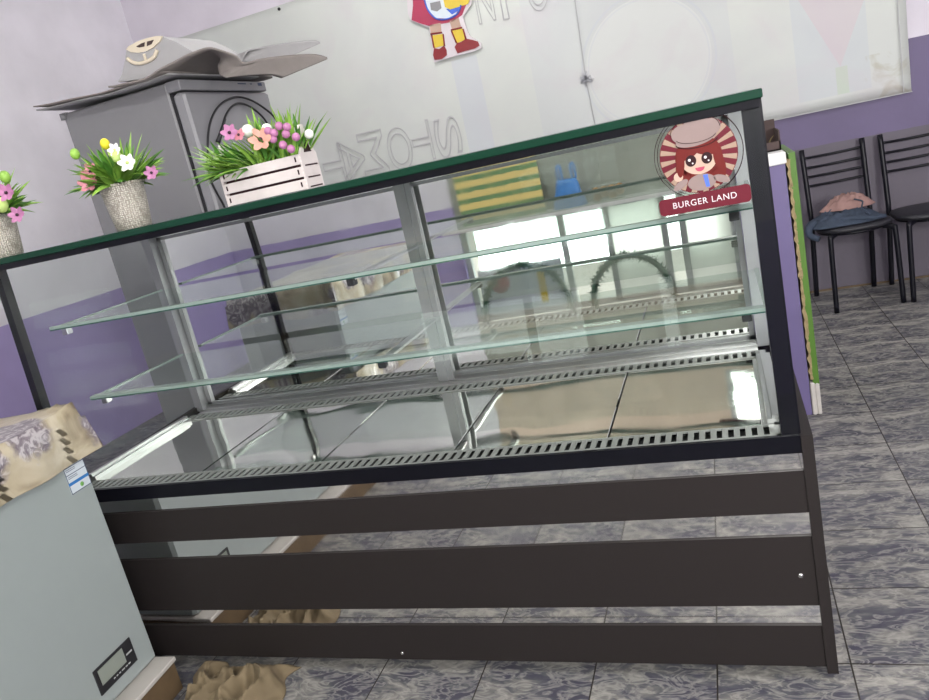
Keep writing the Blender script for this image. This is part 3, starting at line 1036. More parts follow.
def flower(name, c, r, m, parent, n=6, face_dir=(0.3, -1, 0.3)):
    d = Vector(face_dir).normalized()
    a = d.cross(Vector((0, 0, 1))).normalized()
    b = a.cross(d)
    mb = MB()
    for k in range(n):
        an = 2 * PI * k / n + random.random() * 0.2
        dr = a * math.cos(an) + b * math.sin(an)
        sd = d.cross(dr)
        vs = []
        for i in range(5):
            t = i / 4
            p = Vector(c) + dr * r * t + d * r * (0.35 * t * t)
            ww = r * 0.75 * math.sin(PI * (0.15 + 0.75 * t))
            vs += [p - sd * ww / 2, p + d * 0.0015, p + sd * ww / 2]
        fs = []
        for i in range(4):
            q = i * 3
            fs += [(q, q + 1, q + 4, q + 3), (q + 1, q + 2, q + 5, q + 4)]
        mb.add(vs, fs, True)
    o = obj(name, mb, m, parent)
    return o


def heart(o, c, r, m, d=(0.3, -1, 0.3)):
    obj('flower_centre', MB().ball(Vector(c) + Vector(d).normalized() * r, r, n=8, m=6), m, o)


def basket_pot(x, y, label, seed, fl, lean=0.0):
    random.seed(seed)
    g = thing('flower_pot', label, 'flower pot', (x, y, TOPZ), 0)
    prof = [(0.049, 0.0), (0.053, 0.003), (0.058, 0.05), (0.0625, 0.10), (0.065, 0.128), (0.067, 0.131), (0.067, 0.137), (0.064, 0.138), (0.060, 0.12), (0.001, 0.118)]
    obj('basket', MB().lathe((x, y, TOPZ), prof, 36), M['basket'], g)
    rim = MB()
    for k in range(40):
        a0 = 2 * PI * k / 40
        rim.ball((x + 0.066 * math.cos(a0), y + 0.066 * math.sin(a0), TOPZ + 0.135), 0.0055, n=6, m=5)
    obj('woven_rim', rim, M['basket'], g)
    mb, mb2 = MB(), MB()
    for k in range(170):
        a = random.random() * 2 * PI
        el = random.uniform(0.05, 1.35)
        ln = random.uniform(0.11, 0.18) * (0.8 + 0.3 * math.sin(el))
        d = (math.cos(a) * math.cos(el), math.sin(a) * math.cos(el), math.sin(el) + 0.25)
        bs = (x + math.cos(a) * 0.025, y + math.sin(a) * 0.025, TOPZ + 0.125)
        blade(mb if k % 3 else mb2, bs, d, ln, random.uniform(0.009, 0.018) if el > 0.6 else random.uniform(0.018, 0.034), random.uniform(0.05, 0.45))
    obj('foliage', mb, M['leaf'], g)
    obj('foliage', mb2, M['leaf_dark'], g)
    for dx, dy, dz, r, mm, kind in fl:
        c = at(dx, dy, 1, y - dz)
        if kind == 'b':
            obj('bud', MB().ball(c, r, r, r * 1.2, 10, 8), M[mm], g)
        else:
            o = flower('flower', c, r, M[mm], g)
            heart(o, c, r * 0.18, M['dark'] if mm in ('pink', 'mauve', 'peach') else M['lime'])
    return g


F2 = [(91, 172, 0.09, 0.026, 'pink', 'f'), (89, 183, 0.10, 0.030, 'pink', 'f'), (105, 144, 0.05, 0.014, 'yellow', 'b'),
      (128, 163, 0.09, 0.027, 'whitep', 'f'), (115, 150, 0.08, 0.020, 'whitep', 'f'), (117, 157, 0.08, 0.015, 'lime', 'b'), (112, 153, 0.07, 0.012, 'lime', 'b'),
      (152, 173, 0.06, 0.022, 'mauve', 'f'), (75, 154, 0.06, 0.014, 'leaf', 'b')]
basket_pot(0.452, 0.20, 'woven basket pot of grass and pink flowers in front of the fridge', 11, F2)
F1 = [(7, 193, 0.08, 0.028, 'mauve', 'f'), (18, 215, 0.09, 0.026, 'mauve', 'f'), (5, 177, 0.06, 0.016, 'leaf', 'b'), (1, 205, 0.09, 0.020, 'lime', 'b')]
basket_pot(-0.012, 0.125, 'woven basket pot cut off by the left edge of the picture', 23, F1)

# crate planter
cr = thing('planter_crate', 'whitewashed slatted crate planter with pink flowers and long grass', 'planter', (0.97, 0.23, TOPZ), 0)
cx0, cx1, cy0, cy1 = 0.838, 1.100, 0.155, 0.250
for k in range(3):
    z = TOPZ + 0.002 + k * 0.034
    for y in (cy0, cy1):
        obj('slat', MB().bbox(cx0, cx1, y - 0.003, y + 0.003, z, z + 0.0275, 0.0008), M['cratewood'], cr)
    obj('slat', MB().bbox(cx0 + 0.002, cx0 + 0.008, cy0, cy1, z, z + 0.0275, 0.0008), M['cratewood'], cr)
for k in range(3):
    z = TOPZ + 0.010 + k * 0.034
    for x in (cx0 + 0.010, cx1 - 0.014):
        obj('tenon', MB().box(x, x + 0.004, cy0 - 0.0045, cy0 - 0.002, z, z + 0.013), M['outline'], cr)
for xs in (cx1 - 0.002, cx0 - 0.004):
    ym = (cy0 + cy1) / 2
    pts = [(xs, cy0, TOPZ + 0.001), (xs, cy1, TOPZ + 0.001), (xs, cy1, TOPZ + 0.095), (xs, ym + 0.020, TOPZ + 0.125), (xs, ym + 0.010, TOPZ + 0.175), (xs, ym - 0.010, TOPZ + 0.175), (xs, ym - 0.020, TOPZ + 0.125), (xs, cy0, TOPZ + 0.095)]
    e = obj('end_board', MB().prism(pts, (0.006, 0, 0)), M['cratewood'], cr)
    gp = MB()
    for k in range(3):
        z = TOPZ + 0.030 + k * 0.033 if k < 2 else TOPZ + 0.004
        gp.box(xs + 0.0055, xs + 0.0068, cy0 + 0.014, cy1 - 0.010, z, z + 0.004)
    gp.prism([(xs + 0.0055, ym - 0.022, TOPZ + 0.100), (xs + 0.0055, ym + 0.022, TOPZ + 0.100), (xs + 0.0055, ym, TOPZ + 0.150)], (0.0012, 0, 0))
    obj('cut_out', gp, M['outline'], e)
obj('soil', MB().box(cx0 + 0.01, cx1 - 0.006, cy0 + 0.006, cy1 - 0.006, TOPZ + 0.01, TOPZ + 0.08), M['outline'], cr)
random.seed(31)
mb, mb2 = MB(), MB()
for k in range(300):
    bx_ = random.uniform(cx0 + 0.01, cx1 - 0.01)
    by_ = random.uniform(cy0 + 0.01, cy1 - 0.02)
    tt = (bx_ - cx0) / (cx1 - cx0)
    a = random.random() * 2 * PI
    if tt < 0.45:
        a = random.uniform(0.75 * PI, 1.55 * PI)
        el = random.uniform(-0.05, 0.75)
    else:
        el = random.uniform(0.35, 1.5)
    d = (math.cos(a) * math.cos(el), math.sin(a) * math.cos(el) * 0.8, math.sin(el) + 0.2)
    ln = random.uniform(0.09, 0.16) if tt < 0.45 else random.uniform(0.10, 0.18)
    blade(mb if k % 3 else mb2, (bx_, by_, TOPZ + 0.085), d, ln, random.uniform(0.009, 0.016), random.uniform(0.0, 0.35))
obj('foliage', mb, M['leaf'], cr)
obj('foliage', mb2, M['leaf_dark'], cr)


def crf(px, py, y, r, mm, kind='f'):
    c = at(px, py, 1, y)
    if kind == 'b':
        obj('berry', MB().ball(c, r, n=10, m=8), M[mm], cr)
    else:
        o = flower('flower', c, r, M[mm], cr)
        heart(o, c, r * 0.2, M['dark'])


crf(261, 140, 0.10, 0.032, 'peach')
crf(230, 133, 0.12, 0.024, 'mauve')
crf(239, 135, 0.13, 0.018, 'pink')
for q in ((279, 126), (274, 133), (273, 139), (287, 127), (286, 134), (283, 145), (291, 149), (296, 137), (268, 131)):
    crf(q[0], q[1], 0.11, 0.0115, 'mauve', 'b')
crf(267, 129, 0.13, 0.015, 'whitep', 'b')
crf(309, 134, 0.16, 0.013, 'whitep', 'b')
crf(248, 131, 0.15, 0.018, 'whitep', 'b')

# ------------------------------------------------------------------ fridge behind the case
fg_ = thing('refrigerator', 'tall grey refrigerator behind the case, cardboard heaped on top', 'refrigerator', (-0.58, 1.95, 0))
FX0, FX1, FY0, FY1, FZT = -0.915, -0.262, 1.52, 2.30, 2.085
obj('body', MB().bbox(FX0, FX1, FY0, FY1, 0.03, FZT, 0.008), M['fridge'], fg_)
obj('seal', MB().box(FX1, FX1 + 0.015, FY0 + 0.012, FY1 - 0.012, 0.10, 2.04), M['matte_black'], fg_)
obj('door', MB().bbox(FX1 + 0.015, FX1 + 0.085, FY0 + 0.004, FY1, 0.10, 2.028, 0.012), M['fridge_door'], fg_)
cap = obj('control_cap', MB().bbox(FX1 - 0.005, FX1 + 0.08, FY0, FY1, 2.036, FZT + 0.002, 0.004), M['fridge_door'], fg_)
mk = MB()
xs = FX1 + 0.0795
mk.box(xs, xs + 0.001, 2.02, 2.10, 2.070, 2.076)
mk.box(xs, xs + 0.001, 2.14, 2.16, 2.070, 2.076)
mk.box(xs, xs + 0.001, 2.22, 2.26, 2.064, 2.080)
obj('printed_marks', mk, M['ink'], cap)
obj('hinge', MB().cyl((FX0 + 0.006, FY0 - 0.004, 2.055), 0.016, 0.03, 12).box(FX0 - 0.012, FX0 + 0.03, FY0 - 0.008, FY0 + 0.01, 2.075, 2.088), M['fridge'], fg_)
for x in (FX0 + 0.05, FX1 - 0.05):
    for y in (FY0 + 0.05, FY1 - 0.05):
        obj('foot', MB().cyl((x, y, 0), 0.02, 0.035, 12), M['matte_black'], fg_)

# cable looped over the door
xc = FX1 + 0.100


def catmull(pts, k=6):
    P = [Vector(p) for p in pts]
    P = [P[0]] + P + [P[-1]]
    out = []
    for i in range(1, len(P) - 2):
        for j in range(k):
            t = j / k
            a, b, c, d = P[i - 1], P[i], P[i + 1], P[i + 2]
            out.append(0.5 * ((2 * b) + (c - a) * t + (2 * a - 5 * b + 4 * c - d) * t * t + (3 * b - a - 3 * c + d) * t ** 3))
    out.append(P[-2])
    return out


outer = [at(x, y, 0, xc) for x, y in ((228, 222), (224.5, 207), (210.6, 179), (207.8, 146), (210.6, 121.6), (220, 105), (235.7, 97), (250.5, 100), (263.5, 107.6), (274.7, 117.8), (283, 135))]
inner = [at(x, y, 0, xc) for x, y in ((221, 133), (226.4, 114), (235.7, 104), (246.8, 105), (259.8, 114), (268, 125), (275, 145))]
low = [at(275, 145, 0, xc), at(278, 165, 0, xc), at(283, 150, 0, xc + 0.01), at(283, 135, 0, xc)]
cb = MB().tube(catmull(outer), 0.0055, 8)
cb.tube(catmull(inner), 0.0055, 8)
cb.tube(catmull(low), 0.0055, 8)
cbo = obj('power_cable', cb, M['matte_black'])
tag(cbo, 'black power cable looped in front of the grey fridge door', 'cable')
obj('plug', MB().tube([at(218, 142, 0, xc), at(221, 133, 0, xc), at(225, 119, 0, xc)], 0.012, 8, True, 0.007), M['matte_black'], cbo)

# cardboard on the fridge
def cardboard(edge, yn, yf, zfar, th, name, m, label, dyn=None):
    near = [at(px, py, 1, yn) for px, py in edge]
    near = catmull(near, 5)
    rows = 10
    grid = []
    for r in range(rows + 1):
        t = r / rows
        row = []
        for k, p in enumerate(near):
            x = p.x
            over = min(1, max(0, (x + 0.15) / 0.55))
            dep = (yf - yn) * (1 - over) ** 2 + 0.02 + 0.10 * over * (1 - over)
            zt = (zfar + 0.012 * math.sin(x * 9)) * (1 - over) + (p.z - 0.02) * over
            z = p.z * (1 - t) + zt * t
            row.append((x - 0.25 * t * over, yn + dep * t + 0.01 * math.sin(k * 0.7) * (1 - over) ** 3, z))
        grid.append(row)
    mb = MB().sheet(grid, th)
    return tag(obj(name, mb, m), label, 'cardboard', None)


cardboard([(33, 106), (60, 101), (90, 94.5), (116, 88), (140, 80), (165, 71)], 1.40, 2.2, 2.135, 0.006, 'cardboard_sheet', M['card'], 'long flat cardboard sheet poking out left above the fridge')
cardboard([(36, 109.5), (70, 102), (100, 95), (120, 90), (150, 79), (170, 73)], 1.42, 2.2, 2.122, 0.006, 'cardboard_sheet', M['cardlight'], 'lowest flat cardboard sheet of the left-hand stack on the fridge')
cardboard([(108, 86), (120, 84), (140, 79), (160, 69), (177, 59), (190, 53), (200, 49), (210, 47), (222, 50), (236, 55), (244, 62), (258, 59), (275, 56.5), (295, 54.5), (315, 54), (327, 57)], 1.38, 2.35, 2.125, 0.009, 'cardboard_sheet', M['card'], 'big wavy cardboard sheet lying across the fridge top')
cardboard([(241, 62), (247, 51), (258, 47.5), (280, 43.5), (300, 41), (314, 40), (320, 42)], 1.50, 2.3, 2.20, 0.006, 'cardboard_sheet', M['cardlight'], 'upper cardboard flap pointing right above the wavy sheet')
# folded carrier with cream lining
fc = thing('cardboard_carrier', 'folded grey cardboard carrier with cream hand-hole on the fridge', 'cardboard box', tuple(at(150, 75, 1, 1.5)))
body = [(118, 82), (122, 74), (125, 60), (126.5, 49), (135, 53), (145, 53), (153, 48), (162, 36.5), (176, 42), (190, 50), (196, 54), (180, 62), (165, 70), (150, 78)]
obj('sleeve', MB().prism([at(x, y, 1, 1.46) for x, y in body], (0.02, 0.35, 0.0)), M['cardlight'], fc)
lid = [(126, 49.5), (128, 46.5), (137, 41.5), (147, 38), (156, 36), (162, 36), (160, 41), (153, 47.5), (146, 51), (138, 52.8), (131, 52.3)]
lo = obj('lid_flap', MB().prism([at(x, y, 1, 1.452) for x, y in lid], (0, 0.008, 0)), M['cardcream'], fc, label='cream oval flap')
h1 = [(136, 46.5), (141, 43.5), (144.5, 42.2), (144, 46.5), (139, 47.5)]
h2 = [(147, 41.6), (153.5, 39.8), (151, 44.2), (146.8, 46)]
hm = MB()
for h in (h1, h2):
    hm.prism([at(x, y, 1, 1.449) for x, y in h], (0, 0.003, 0))
obj('hand_hole', hm, M['brown'], lo)
low_ = MB()
low_.tube(catmull([at(x, y, 1, 1.456) for x, y in ((127.5, 58.5), (132, 62), (139, 63.5), (147, 61.5), (154, 57), (157, 50))]), 0.009, 6)
low_.tube([at(144, 54, 1, 1.456), at(146, 61, 1, 1.456)], 0.007, 6)
obj('inner_rim', low_, M['cardcream'], lo)
# thin white stand behind the cardboard
ws = MB()
a, b_, c = at(92, 59, 1, 3.97), at(101, 90, 1, 3.97), at(135, 63, 1, 3.97)
ws.tube([a, b_], 0.006, 6)
ws.tube([a, c], 0.013, 6)
ws.ball(a, 0.02)
tag(obj('wire_bracket', ws, M['white']), 'thin white wire bracket on the back wall left of the cardboard', 'bracket')

# ------------------------------------------------------------------ banner
BY = 3.955
bx0, bx1, bz0, bz1 = -1.859, 3.372, 1.222, 2.84
grid = []
for i in range(24):
    row = []
    for j in range(70):
        x = bx0 + (bx1 - bx0) * j / 69
        z = bz0 + (bz1 - bz0) * i / 23
        y = BY + 0.006 * noise.noise(Vector((x * 1.4, z * 2.2, 0))) + 0.004 * math.sin(x * 5 + z * 3)
        if abs(x - 1.39) < 0.03:
            y += 0.006
        row.append((x, y, z))
    grid.append(row)
bn = obj('wall_banner', MB().sheet(grid, 0.002, (0, -1, 0)), M['banner'])
tag(bn, 'huge white vinyl banner hung print side inward on the back wall', 'banner')
hemb = MB()
hemb.box(bx0, bx1, BY - 0.016, BY - 0.013, bz0, bz0 + 0.006)
hemb.box(bx1 - 0.05, bx1 - 0.046, BY - 0.016, BY - 0.013, bz0, bz1)
obj('hem', hemb, M['faint'], bn)
seam = MB().tube([at(572, -20, 1, BY - 0.014), at(586, 80, 1, BY - 0.014), at(592, 110, 1, BY - 0.014), at(600, 150, 1, BY - 0.014)], 0.003, 5)
obj('seam', seam, M['faint'], bn)
obj('peg', MB().ball(at(279, 9, 1, BY - 0.015), 0.012), M['matte_black'], bn)
lt = MB()


def banner_letter(ch, px0, px1, py0, py1, rot=True):
    """outlined letter turned on its side, filling the given part of the banner"""
    m_ = text_mb(ch, 1.0, 0.0, 0.012)
    xs_ = [v.x for v in m_.v]
    ys_ = [v.y for v in m_.v]
    cx_, cy_ = (min(xs_) + max(xs_)) / 2, (min(ys_) + max(ys_)) / 2
    w_, h_ = max(xs_) - min(xs_), max(ys_) - min(ys_)
    A = at(px0, (py0 + py1) / 2, 1, BY)
    B = at(px1, (py0 + py1) / 2, 1, BY)
    T_ = at((px0 + px1) / 2, py0, 1, BY)
    D_ = at((px0 + px1) / 2, py1, 1, BY)
    cxw, czw = (A.x + B.x) / 2, (T_.z + D_.z) / 2
    W_, H_ = abs(B.x - A.x), abs(T_.z - D_.z)
    vs = []
    for v in m_.v:
        if rot:
            a, b = (v.y - cy_) / h_, -(v.x - cx_) / w_
        else:
            a, b = (v.x - cx_) / w_, (v.y - cy_) / h_
        vs.append((cxw + a * W_, BY - 0.014 + v.z * 0.1, czw + b * H_))
    lt.add(vs, m_.f)


for ch, a, b_, c, d_ in (('S', 435.5, 462, 116, 158), ('T', 412.5, 433, 120, 162), ('O', 388, 413, 126, 171), ('M', 361, 387, 130, 177), ('A', 342, 366, 137, 183), ('T', 323.5, 346, 143, 187)):
    banner_letter(ch, a, b_, c, d_)
for ch, a, b_, c, d_ in (('N', 475, 493, -24, 24), ('F', 499, 521, -28, 19), ('O', 526, 548, -34, 12)):
    banner_letter(ch, a, b_, c, d_, False)
obj('lettering', lt, M['faint'], bn)
# silver tinsel knot on the seam
ts = MB()
random.seed(5)
c0 = at(586, 79, 1, BY - 0.03)
for k in range(60):
    d = Vector((random.gauss(0, 1), random.gauss(0, 0.4), random.gauss(0, 0.8))).normalized() * random.uniform(0.02, 0.06)
    ts.tube([c0, c0 + d], 0.0018, 4)
tag(obj('tinsel_knot', ts, M['silver']), 'small silver tinsel knot pinned on the banner seam', 'decoration')

# cut-out figure
FYp = 3.93
cf = thing('cutout_figure', 'flat cut-out girl with red shoes and yellow socks on the banner', 'wall decoration', tuple(at(440, 55, 1, FYp)))


def px_poly(pts, y, th=0.003):
    return MB().prism([at(a, b, 1, y) for a, b in pts], (0, th, 0))


base = [(434, 62.5), (432.5, 50), (429, 28), (423, 25), (411, 21), (408, 14), (407, 0), (402, -20), (404, -40), (412, -52), (415, -68), (428, -78), (444, -78), (456, -68), (458, -52), (470, -35), (474, -10), (471, 5), (466, 12), (463, 17), (467, 30), (470, 36), (481, 43), (481.5, 48), (472, 52), (455, 56)]
obj('backing', px_poly(base, FYp, 0.012), M['textwhite'], cf)
y1 = FYp - 0.003
obj('dress', px_poly([(413, 5), (411.5, 20), (419, 23), (429, 26), (452, 22), (462, 15), (468, 0), (465, -25), (450, -38), (424, -34), (412, -18)], y1), M['crimson'], cf)
obj('apron', px_poly([(424.5, 0), (428, 10), (436, 18), (447, 18.5), (456, 14), (460, 5), (459, -22), (446, -30), (428, -26)], y1 - 0.003), M['label'], cf)
obj('apron_trim', MB().tube(catmull([at(a, b, 1, y1 - 0.005) for a, b in ((424.5, 0), (428, 10), (436, 18.5), (447, 19), (457, 14), (461, 5))]), 0.006, 6), M['bluep'], cf)
obj('pocket', px_poly([(430, 3), (431, 10), (437, 11.5), (441.5, 8), (440, 1)], y1 - 0.005), M['fridge'], cf)
obj('bag', px_poly([(443, -2), (445, 7), (450, 9.5), (468, 4), (471, -3), (468, -12), (446, -10)], y1 - 0.007), M['yel'], cf)
obj('bag_trim', px_poly([(446, 9), (452, 14.5), (461, 9), (460, 6)], y1 - 0.005), M['bluep'], cf)
obj('leg', px_poly([(429.5, 25), (431, 34), (441.5, 32.5), (440.5, 23)], y1), M['skin'], cf)
obj('leg', px_poly([(449.5, 21), (452, 29.5), (461, 27), (458.5, 17.5)], y1), M['skin'], cf)
obj('sock', px_poly([(432, 35.5), (434.5, 48), (444, 45.5), (442.5, 34)], y1 - 0.002), M['yel'], cf)
obj('sock', px_poly([(452, 30.5), (457, 43), (465, 40), (462.5, 28.5)], y1 - 0.002), M['yel'], cf)
bd = MB()
for pl_ in ([(430.5, 34), (442, 32.5)], [(451, 30), (462, 27.5)], [(431.5, 35), (434, 48)], [(443, 34), (444.5, 46)], [(451.5, 31), (456.5, 43)], [(463, 29), (466, 39)]):
    obj('sock_band', MB().tube([at(a, b, 1, y1 - 0.004) for a, b in pl_], 0.006, 5), M['red'], cf)
obj('shoe', px_poly([(434, 48), (433, 55), (434.5, 60), (442, 59), (447, 55), (446.5, 50), (444, 45.5), (439, 49)], y1 - 0.004), M['red'], cf)
obj('shoe', px_poly([(457, 43), (454.5, 47), (457.5, 53.5), (465, 51), (475, 48.5), (479.5, 45.5), (478, 41.5), (473, 40), (466, 38.5), (461, 42)], y1 - 0.004), M['red'], cf)
obj('face', px_poly([(424, -45), (422, -55), (427, -66), (438, -69), (448, -64), (450, -53), (446, -44), (435, -40)], y1 - 0.003), M['skin'], cf)
obj('hair', px_poly([(419, -46), (417, -60), (424, -72), (438, -76), (450, -71), (455, -58), (453, -44), (449, -52), (442, -62), (428, -58)], y1 - 0.006), M['hair'], cf)

# ------------------------------------------------------------------ counter behind the case
ct = thing('serving_counter', 'purple counter end with white top behind the case', 'counter', (2.2, 1.95, 0))
cy0_, cy1_ = 1.753, 2.20
obj('purple_front', MB().box(1.35, 2.430, cy0_, cy1_, 0, 1.135), M['purple'], ct)
obj('worktop', MB().bbox(1.33, 2.436, cy0_ - 0.012, cy1_ + 0.02, 1.135, 1.185, 0.004), M['white'], ct)
obj('green_side_board', MB().box(2.446, 2.472, cy0_ - 0.004, cy1_ + 0.10, 0.14, 1.175), M['green'], ct)
fm = MB()
grid = []
random.seed(9)
zs = [0.17 + i * 0.02 for i in range(50)]
for yy in (cy0_ - 0.006, cy0_ + 0.05):
    grid.append([(2.437 + 0.004 * math.sin(i * 2.3) + random.uniform(-0.003, 0.003), yy + random.uniform(-0.003, 0.003), z) for i, z in enumerate(zs)])
g2 = [[(2.450 + random.uniform(-0.003, 0.003), p[1], p[2]) for p in row] for row in grid]
pv = []
pf = []
n_ = len(zs)
for row in (grid[0], grid[1], g2[1], g2[0]):
    pv += row
for a in range(4):
    b2 = (a + 1) % 4
    for i in range(n_ - 1):
        pf.append((a * n_ + i, a * n_ + i + 1, b2 * n_ + i + 1, b2 * n_ + i))
fm.add(pv, pf)
obj('foam_seam', fm, M['yellowfoam'], ct)
sk = obj('skirting', MB().bbox(2.432, 2.452, cy0_ - 0.010, cy1_ + 0.10, 0, 0.155, 0.004).bbox(2.452, 2.471, cy0_ - 0.008, cy1_ + 0.10, 0, 0.150, 0.004), M['plinthtop'], ct)
bxo = thing('carton', 'dark brown open carton of greenery standing on the purple counter', 'box', (2.40, 2.0, 1.185))
bc = MB()
bc.box(2.17, 2.43, 1.86, 1.866, 1.186, 1.225).box(2.17, 2.43, 2.10, 2.106, 1.186, 1.31).box(2.17, 2.176, 1.86, 2.106, 1.186, 1.30).box(2.424, 2.43, 1.86, 2.106, 1.186, 1.27).box(2.17, 2.43, 1.86, 2.106, 1.186, 1.192)
obj('carton_walls', bc, M['brown'], bxo)
random.seed(2)
g3 = MB()
for k in range(50):
    blade(g3, (random.uniform(2.21, 2.40), random.uniform(1.88, 2.08), 1.20), (random.gauss(0, 1), random.gauss(0, 0.6) - 0.2, 0.7), random.uniform(0.03, 0.07), 0.014, 0.2)
obj('greenery', g3, M['yellowfoam'], bxo)

# ------------------------------------------------------------------ chairs
def make_chair(loc, rz, label):
    c = thing('cafe_chair', label, 'chair', loc, rz, 'black metal chairs against the back wall')
    r = 0.016
    hw, fd, rd = 0.195, -0.235, 0.235   # half width, front y, rear y
    seat = MB()
    n = 40
    prof = [(0.90, 0.490), (0.99, 0.495), (1.0, 0.508), (0.98, 0.520), (0.85, 0.528), (0.4, 0.530), (0.0001, 0.530)]
    vs = []
    for s_, z in prof:
        for k in range(n):
            a = 2 * PI * k / n
            ca, sa = math.cos(a), math.sin(a)
            x = 0.215 * math.copysign(abs(ca) ** 0.62, ca)
            y = 0.215 * math.copysign(abs(sa) ** 0.62, sa)
            vs.append((x * s_, y * s_ - 0.01, z))
    fs = []
    for i in range(len(prof) - 1):
        for k in range(n):
            j = (k + 1) % n
            fs.append((i * n + k, i * n + j, (i + 1) * n + j, (i + 1) * n + k))
    fs.append(tuple(range(n - 1, -1, -1)))
    seat.add(vs, fs, True)
    obj('seat', seat, M['vinyl'], c, True)
    fm = MB()
    ring = [(hw * math.cos(2 * PI * k / 24), 0.19 * math.sin(2 * PI * k / 24) - 0.01, 0.482) for k in range(25)]
    fm.tube(ring, 0.010, 8, False)
    obj('seat_frame', fm, M['chair_black'], c, True)
    for sx in (-1, 1):
        obj('leg', MB().tube(catmull([(sx * 0.14, -0.16, 0.484), (sx * 0.178, -0.20, 0.475), (sx * 0.186, -0.212, 0.44), (sx * hw, fd, 0.0)]), r, 10), M['chair_black'], c, True)
        # rear leg runs up into the back post
        obj('leg', MB().tube(catmull([(sx * 0.185, rd + 0.03, 0.0), (sx * 0.183, 0.215, 0.48), (sx * 0.183, 0.22, 0.62), (sx * 0.186, rd + 0.035, 1.0)]), r * 1.05, 10), M['chair_black'], c, True)
    for k, z in enumerate((0.76, 0.82, 0.88, 0.945)):
        pts = []
        for i in range(13):
            t = -1 + i / 6
            y0 = 0.22 + 0.05 * (z - 0.62) / 0.38
            pts.append((t * 0.184, y0 + 0.03 * (1 - t * t), z - 0.006 * (1 - t * t)))
        obj('back_rail', MB().tube(pts, 0.0085, 8), M['chair_black'], c, True)
    return c


make_chair((2.915, 3.632, 0), math.radians(8), 'black metal chair with a denim and pink garment heaped on its seat')
make_chair((3.37, 3.655, 0), math.radians(4), 'empty black metal chair cut off by the right edge')

# garments on the first chair
def heap(name, cx, cy, z0, rx, ry, h, m, label, cat, seed, rot=0.0, fold=0.35):
    grid = []
    N1, N2 = 26, 34
    for i in range(N1):
        row = []
        for j in range(N2):
            u, v = -1 + 2 * j / (N2 - 1), -1 + 2 * i / (N1 - 1)
            rr = min(1, max(abs(u), abs(v)))
            q = Vector((u, v, 0))
            if q.length > 0:
                q = q.normalized() * rr
            wob = 1 + 0.22 * noise.noise(Vector((q.x * 2, q.y * 2, seed)))
            x, y = q.x * rx * wob, q.y * ry * wob
            r_ = 1 - abs(noise.noise(Vector((q.x * 2.6, q.y * 4.5, seed + 3)))) * 2.2
            z = h * (1 - rr ** 2.2) * (0.75 + fold * r_) + 0.006
            row.append((cx + x * math.cos(rot) - y * math.sin(rot), cy + x * math.sin(rot) + y * math.cos(rot), z0 + max(0.004, z)))
        grid.append(row)
    return tag(obj(name, MB().sheet(grid, 0.004), m), label, cat)


dj = heap('denim_jacket', 2.865, 3.58, 0.529, 0.23, 0.15, 0.085, M['denim'], 'blue denim garment folded on the seat of the left chair', 'clothing', 3.0, 0.15, 0.5)
slv = MB()
slv.tube(catmull([(2.70, 3.53, 0.56), (2.66, 3.50, 0.54), (2.655, 3.47, 0.50), (2.70, 3.43, 0.475)]), 0.026, 8, True, 0.018)
slv.tube(catmull([(2.78, 3.50, 0.56), (2.92, 3.46, 0.565), (3.02, 3.46, 0.55), (3.09, 3.50, 0.545)]), 0.022, 8, True, 0.012)
obj('sleeve', slv, M['denim'], dj)
heap('pink_garment', 2.90, 3.62, 0.612, 0.165, 0.09, 0.075, M['pinkcloth'], 'dusty pink garment lying on top of the denim', 'clothing', 8.0, 0.1, 0.5)
st_ = MB().tube(catmull([(2.93, 3.53, 0.672), (2.97, 3.50, 0.655), (2.96, 3.46, 0.62), (3.0, 3.45, 0.575)]), 0.005, 6)
obj('strap', st_, M['denim'], dj)

# ------------------------------------------------------------------ things in the shop window, seen in the mirror doors
yw = YF + 0.12
sb = obj('striped_board', MB().box(0.10, 0.82, yw - 0.02, yw, 0.87, 1.32), M['stripes'])
tag(sb, 'yellow and green striped board on the window ledge', 'board')
bag = MB()
prof = []
grid = []
for i in range(12):
    t = i / 11
    row = []
    for k in range(16):
        a = 2 * PI * k / 15
        rr = 1 + 0.12 * noise.noise(Vector((math.cos(a) * 2, math.sin(a) * 2, t * 3)))
        row.append((1.03 + math.cos(a) * 0.14 * rr * (1 - 0.45 * t), yw + math.sin(a) * 0.07 * rr * (1 - 0.3 * t), 0.874 + 0.22 * t))
    grid.append(row)
bag.sheet(grid, 0.002, (0, 0, 1))
for s_ in (-0.06, 0.05):
    bag.tube(catmull([(1.03 + s_, yw, 1.08), (1.03 + s_, yw, 1.19), (1.055 + s_, yw, 1.20), (1.06 + s_, yw, 1.09)]), 0.009, 6)
tag(obj('carrier_bag', bag, M['bluebag']), 'bright blue plastic carrier bag reflected near the top', 'bag')
bp_ = thing('bun_pack', 'clear pack of golden buns beside the blue bag', 'food', (1.34, yw, 0.871))
for i in range(4):
    obj('bun', MB().ball((1.25 + i * 0.06, yw, 0.905 + 0.02 * (i % 2)), 0.035, 0.04, 0.03), M['bun'], bp_)
    obj('bun', MB().ball((1.25 + i * 0.06, yw + 0.01, 0.96), 0.033, 0.04, 0.028), M['bun'], bp_)
obj('wrapper', MB().bbox(1.20, 1.48, yw - 0.06, yw + 0.06, 0.872, 1.01, 0.02), M['glass'], bp_)
random.seed(12)
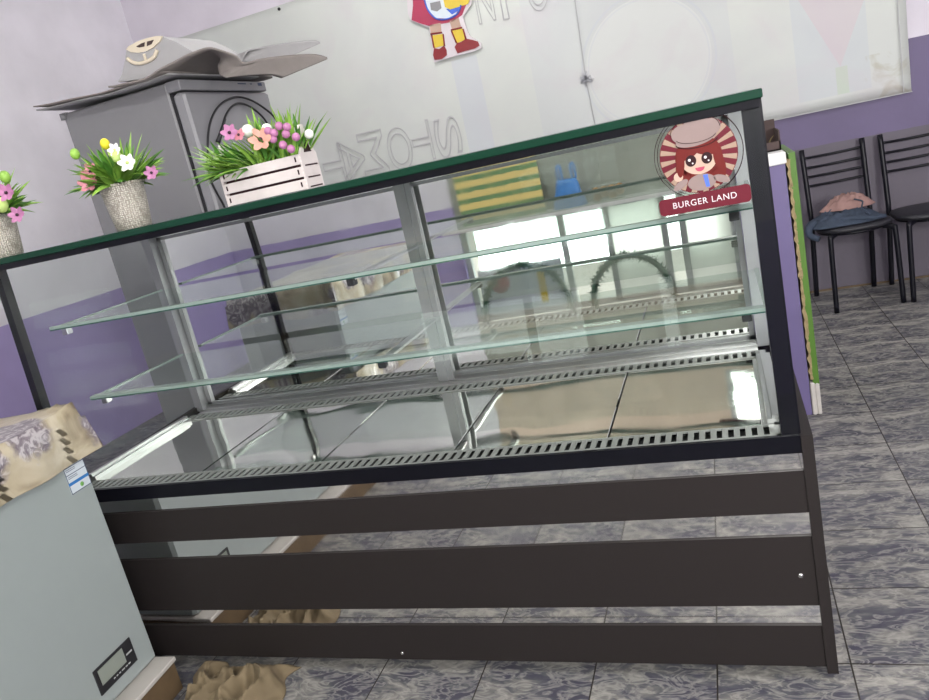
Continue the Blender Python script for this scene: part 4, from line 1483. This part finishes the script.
for cx_, rr, label in ((0.50, 0.38, 'green tinsel garland arch on the left window panel'), (1.39, 0.32, 'green tinsel garland arch on the middle window panel')):
    gm = MB()
    pts = [(cx_ + rr * math.cos(PI * k / 40), YF + 0.10, 0.035 + rr * 1.15 * math.sin(PI * k / 40)) for k in range(41)]
    gm.tube(pts, 0.022, 8)
    for k in range(900):
        p = Vector(random.choice(pts)) + Vector((random.uniform(-0.01, 0.01), 0, random.uniform(-0.01, 0.01)))
        d = Vector((random.gauss(0, 1), random.gauss(0, 0.5), random.gauss(0, 1))).normalized() * random.uniform(0.035, 0.07)
        s_ = d.cross(Vector((0, 1, 0))).normalized() * 0.005
        p.z = max(0.03, p.z)
        gm.add([p - s_, p + s_, p + d], [(0, 1, 2)])
    tag(obj('tinsel_garland', gm, M['garland']), label, 'garland', None)
pp = thing('window_poster', 'pale poster with red and yellow shapes on the window', 'poster', (0.46, YF + 0.004, 0.10))
obj('sheet', MB().box(0.10, 0.84, YF + 0.001, YF + 0.005, 0.06, 0.46), M['label'], pp)
obj('red_patch', MB().cyl((0.28, YF + 0.009, 0.33), 0.09, -0.004, 20, 'y'), M['crimson'], pp)
obj('yellow_patch', MB().box(0.62, 0.68, YF + 0.005, YF + 0.009, 0.10, 0.42), M['yel'], pp)

# ------------------------------------------------------------------ unseen ceiling tubes, added for fill light
def fill_lamp(x, y, power, label):
    t_ = thing('ceiling_fill_light', label, 'light', (x, y, ZC))  # made-up fixture that carries fill light
    obj('housing', MB().bbox(x - 0.62, x + 0.62, y - 0.05, y + 0.05, ZC - 0.05, ZC, 0.005), M['white'], t_)
    m, t, n, l, b = nt('fill_tube_glow')
    b.inputs['Emission Color'].default_value = (1, 0.98, 0.95, 1)
    b.inputs['Emission Strength'].default_value = power
    obj('tube', MB().tube([(x - 0.6, y, ZC - 0.075), (x + 0.6, y, ZC - 0.075)], 0.018, 10), m, t_)


fill_lamp(0.2, -1.2, 200, 'unseen ceiling tube added as fill light above the photographer')
fill_lamp(0.6, 2.4, 155, 'unseen ceiling tube added as fill light between the case and the back wall')
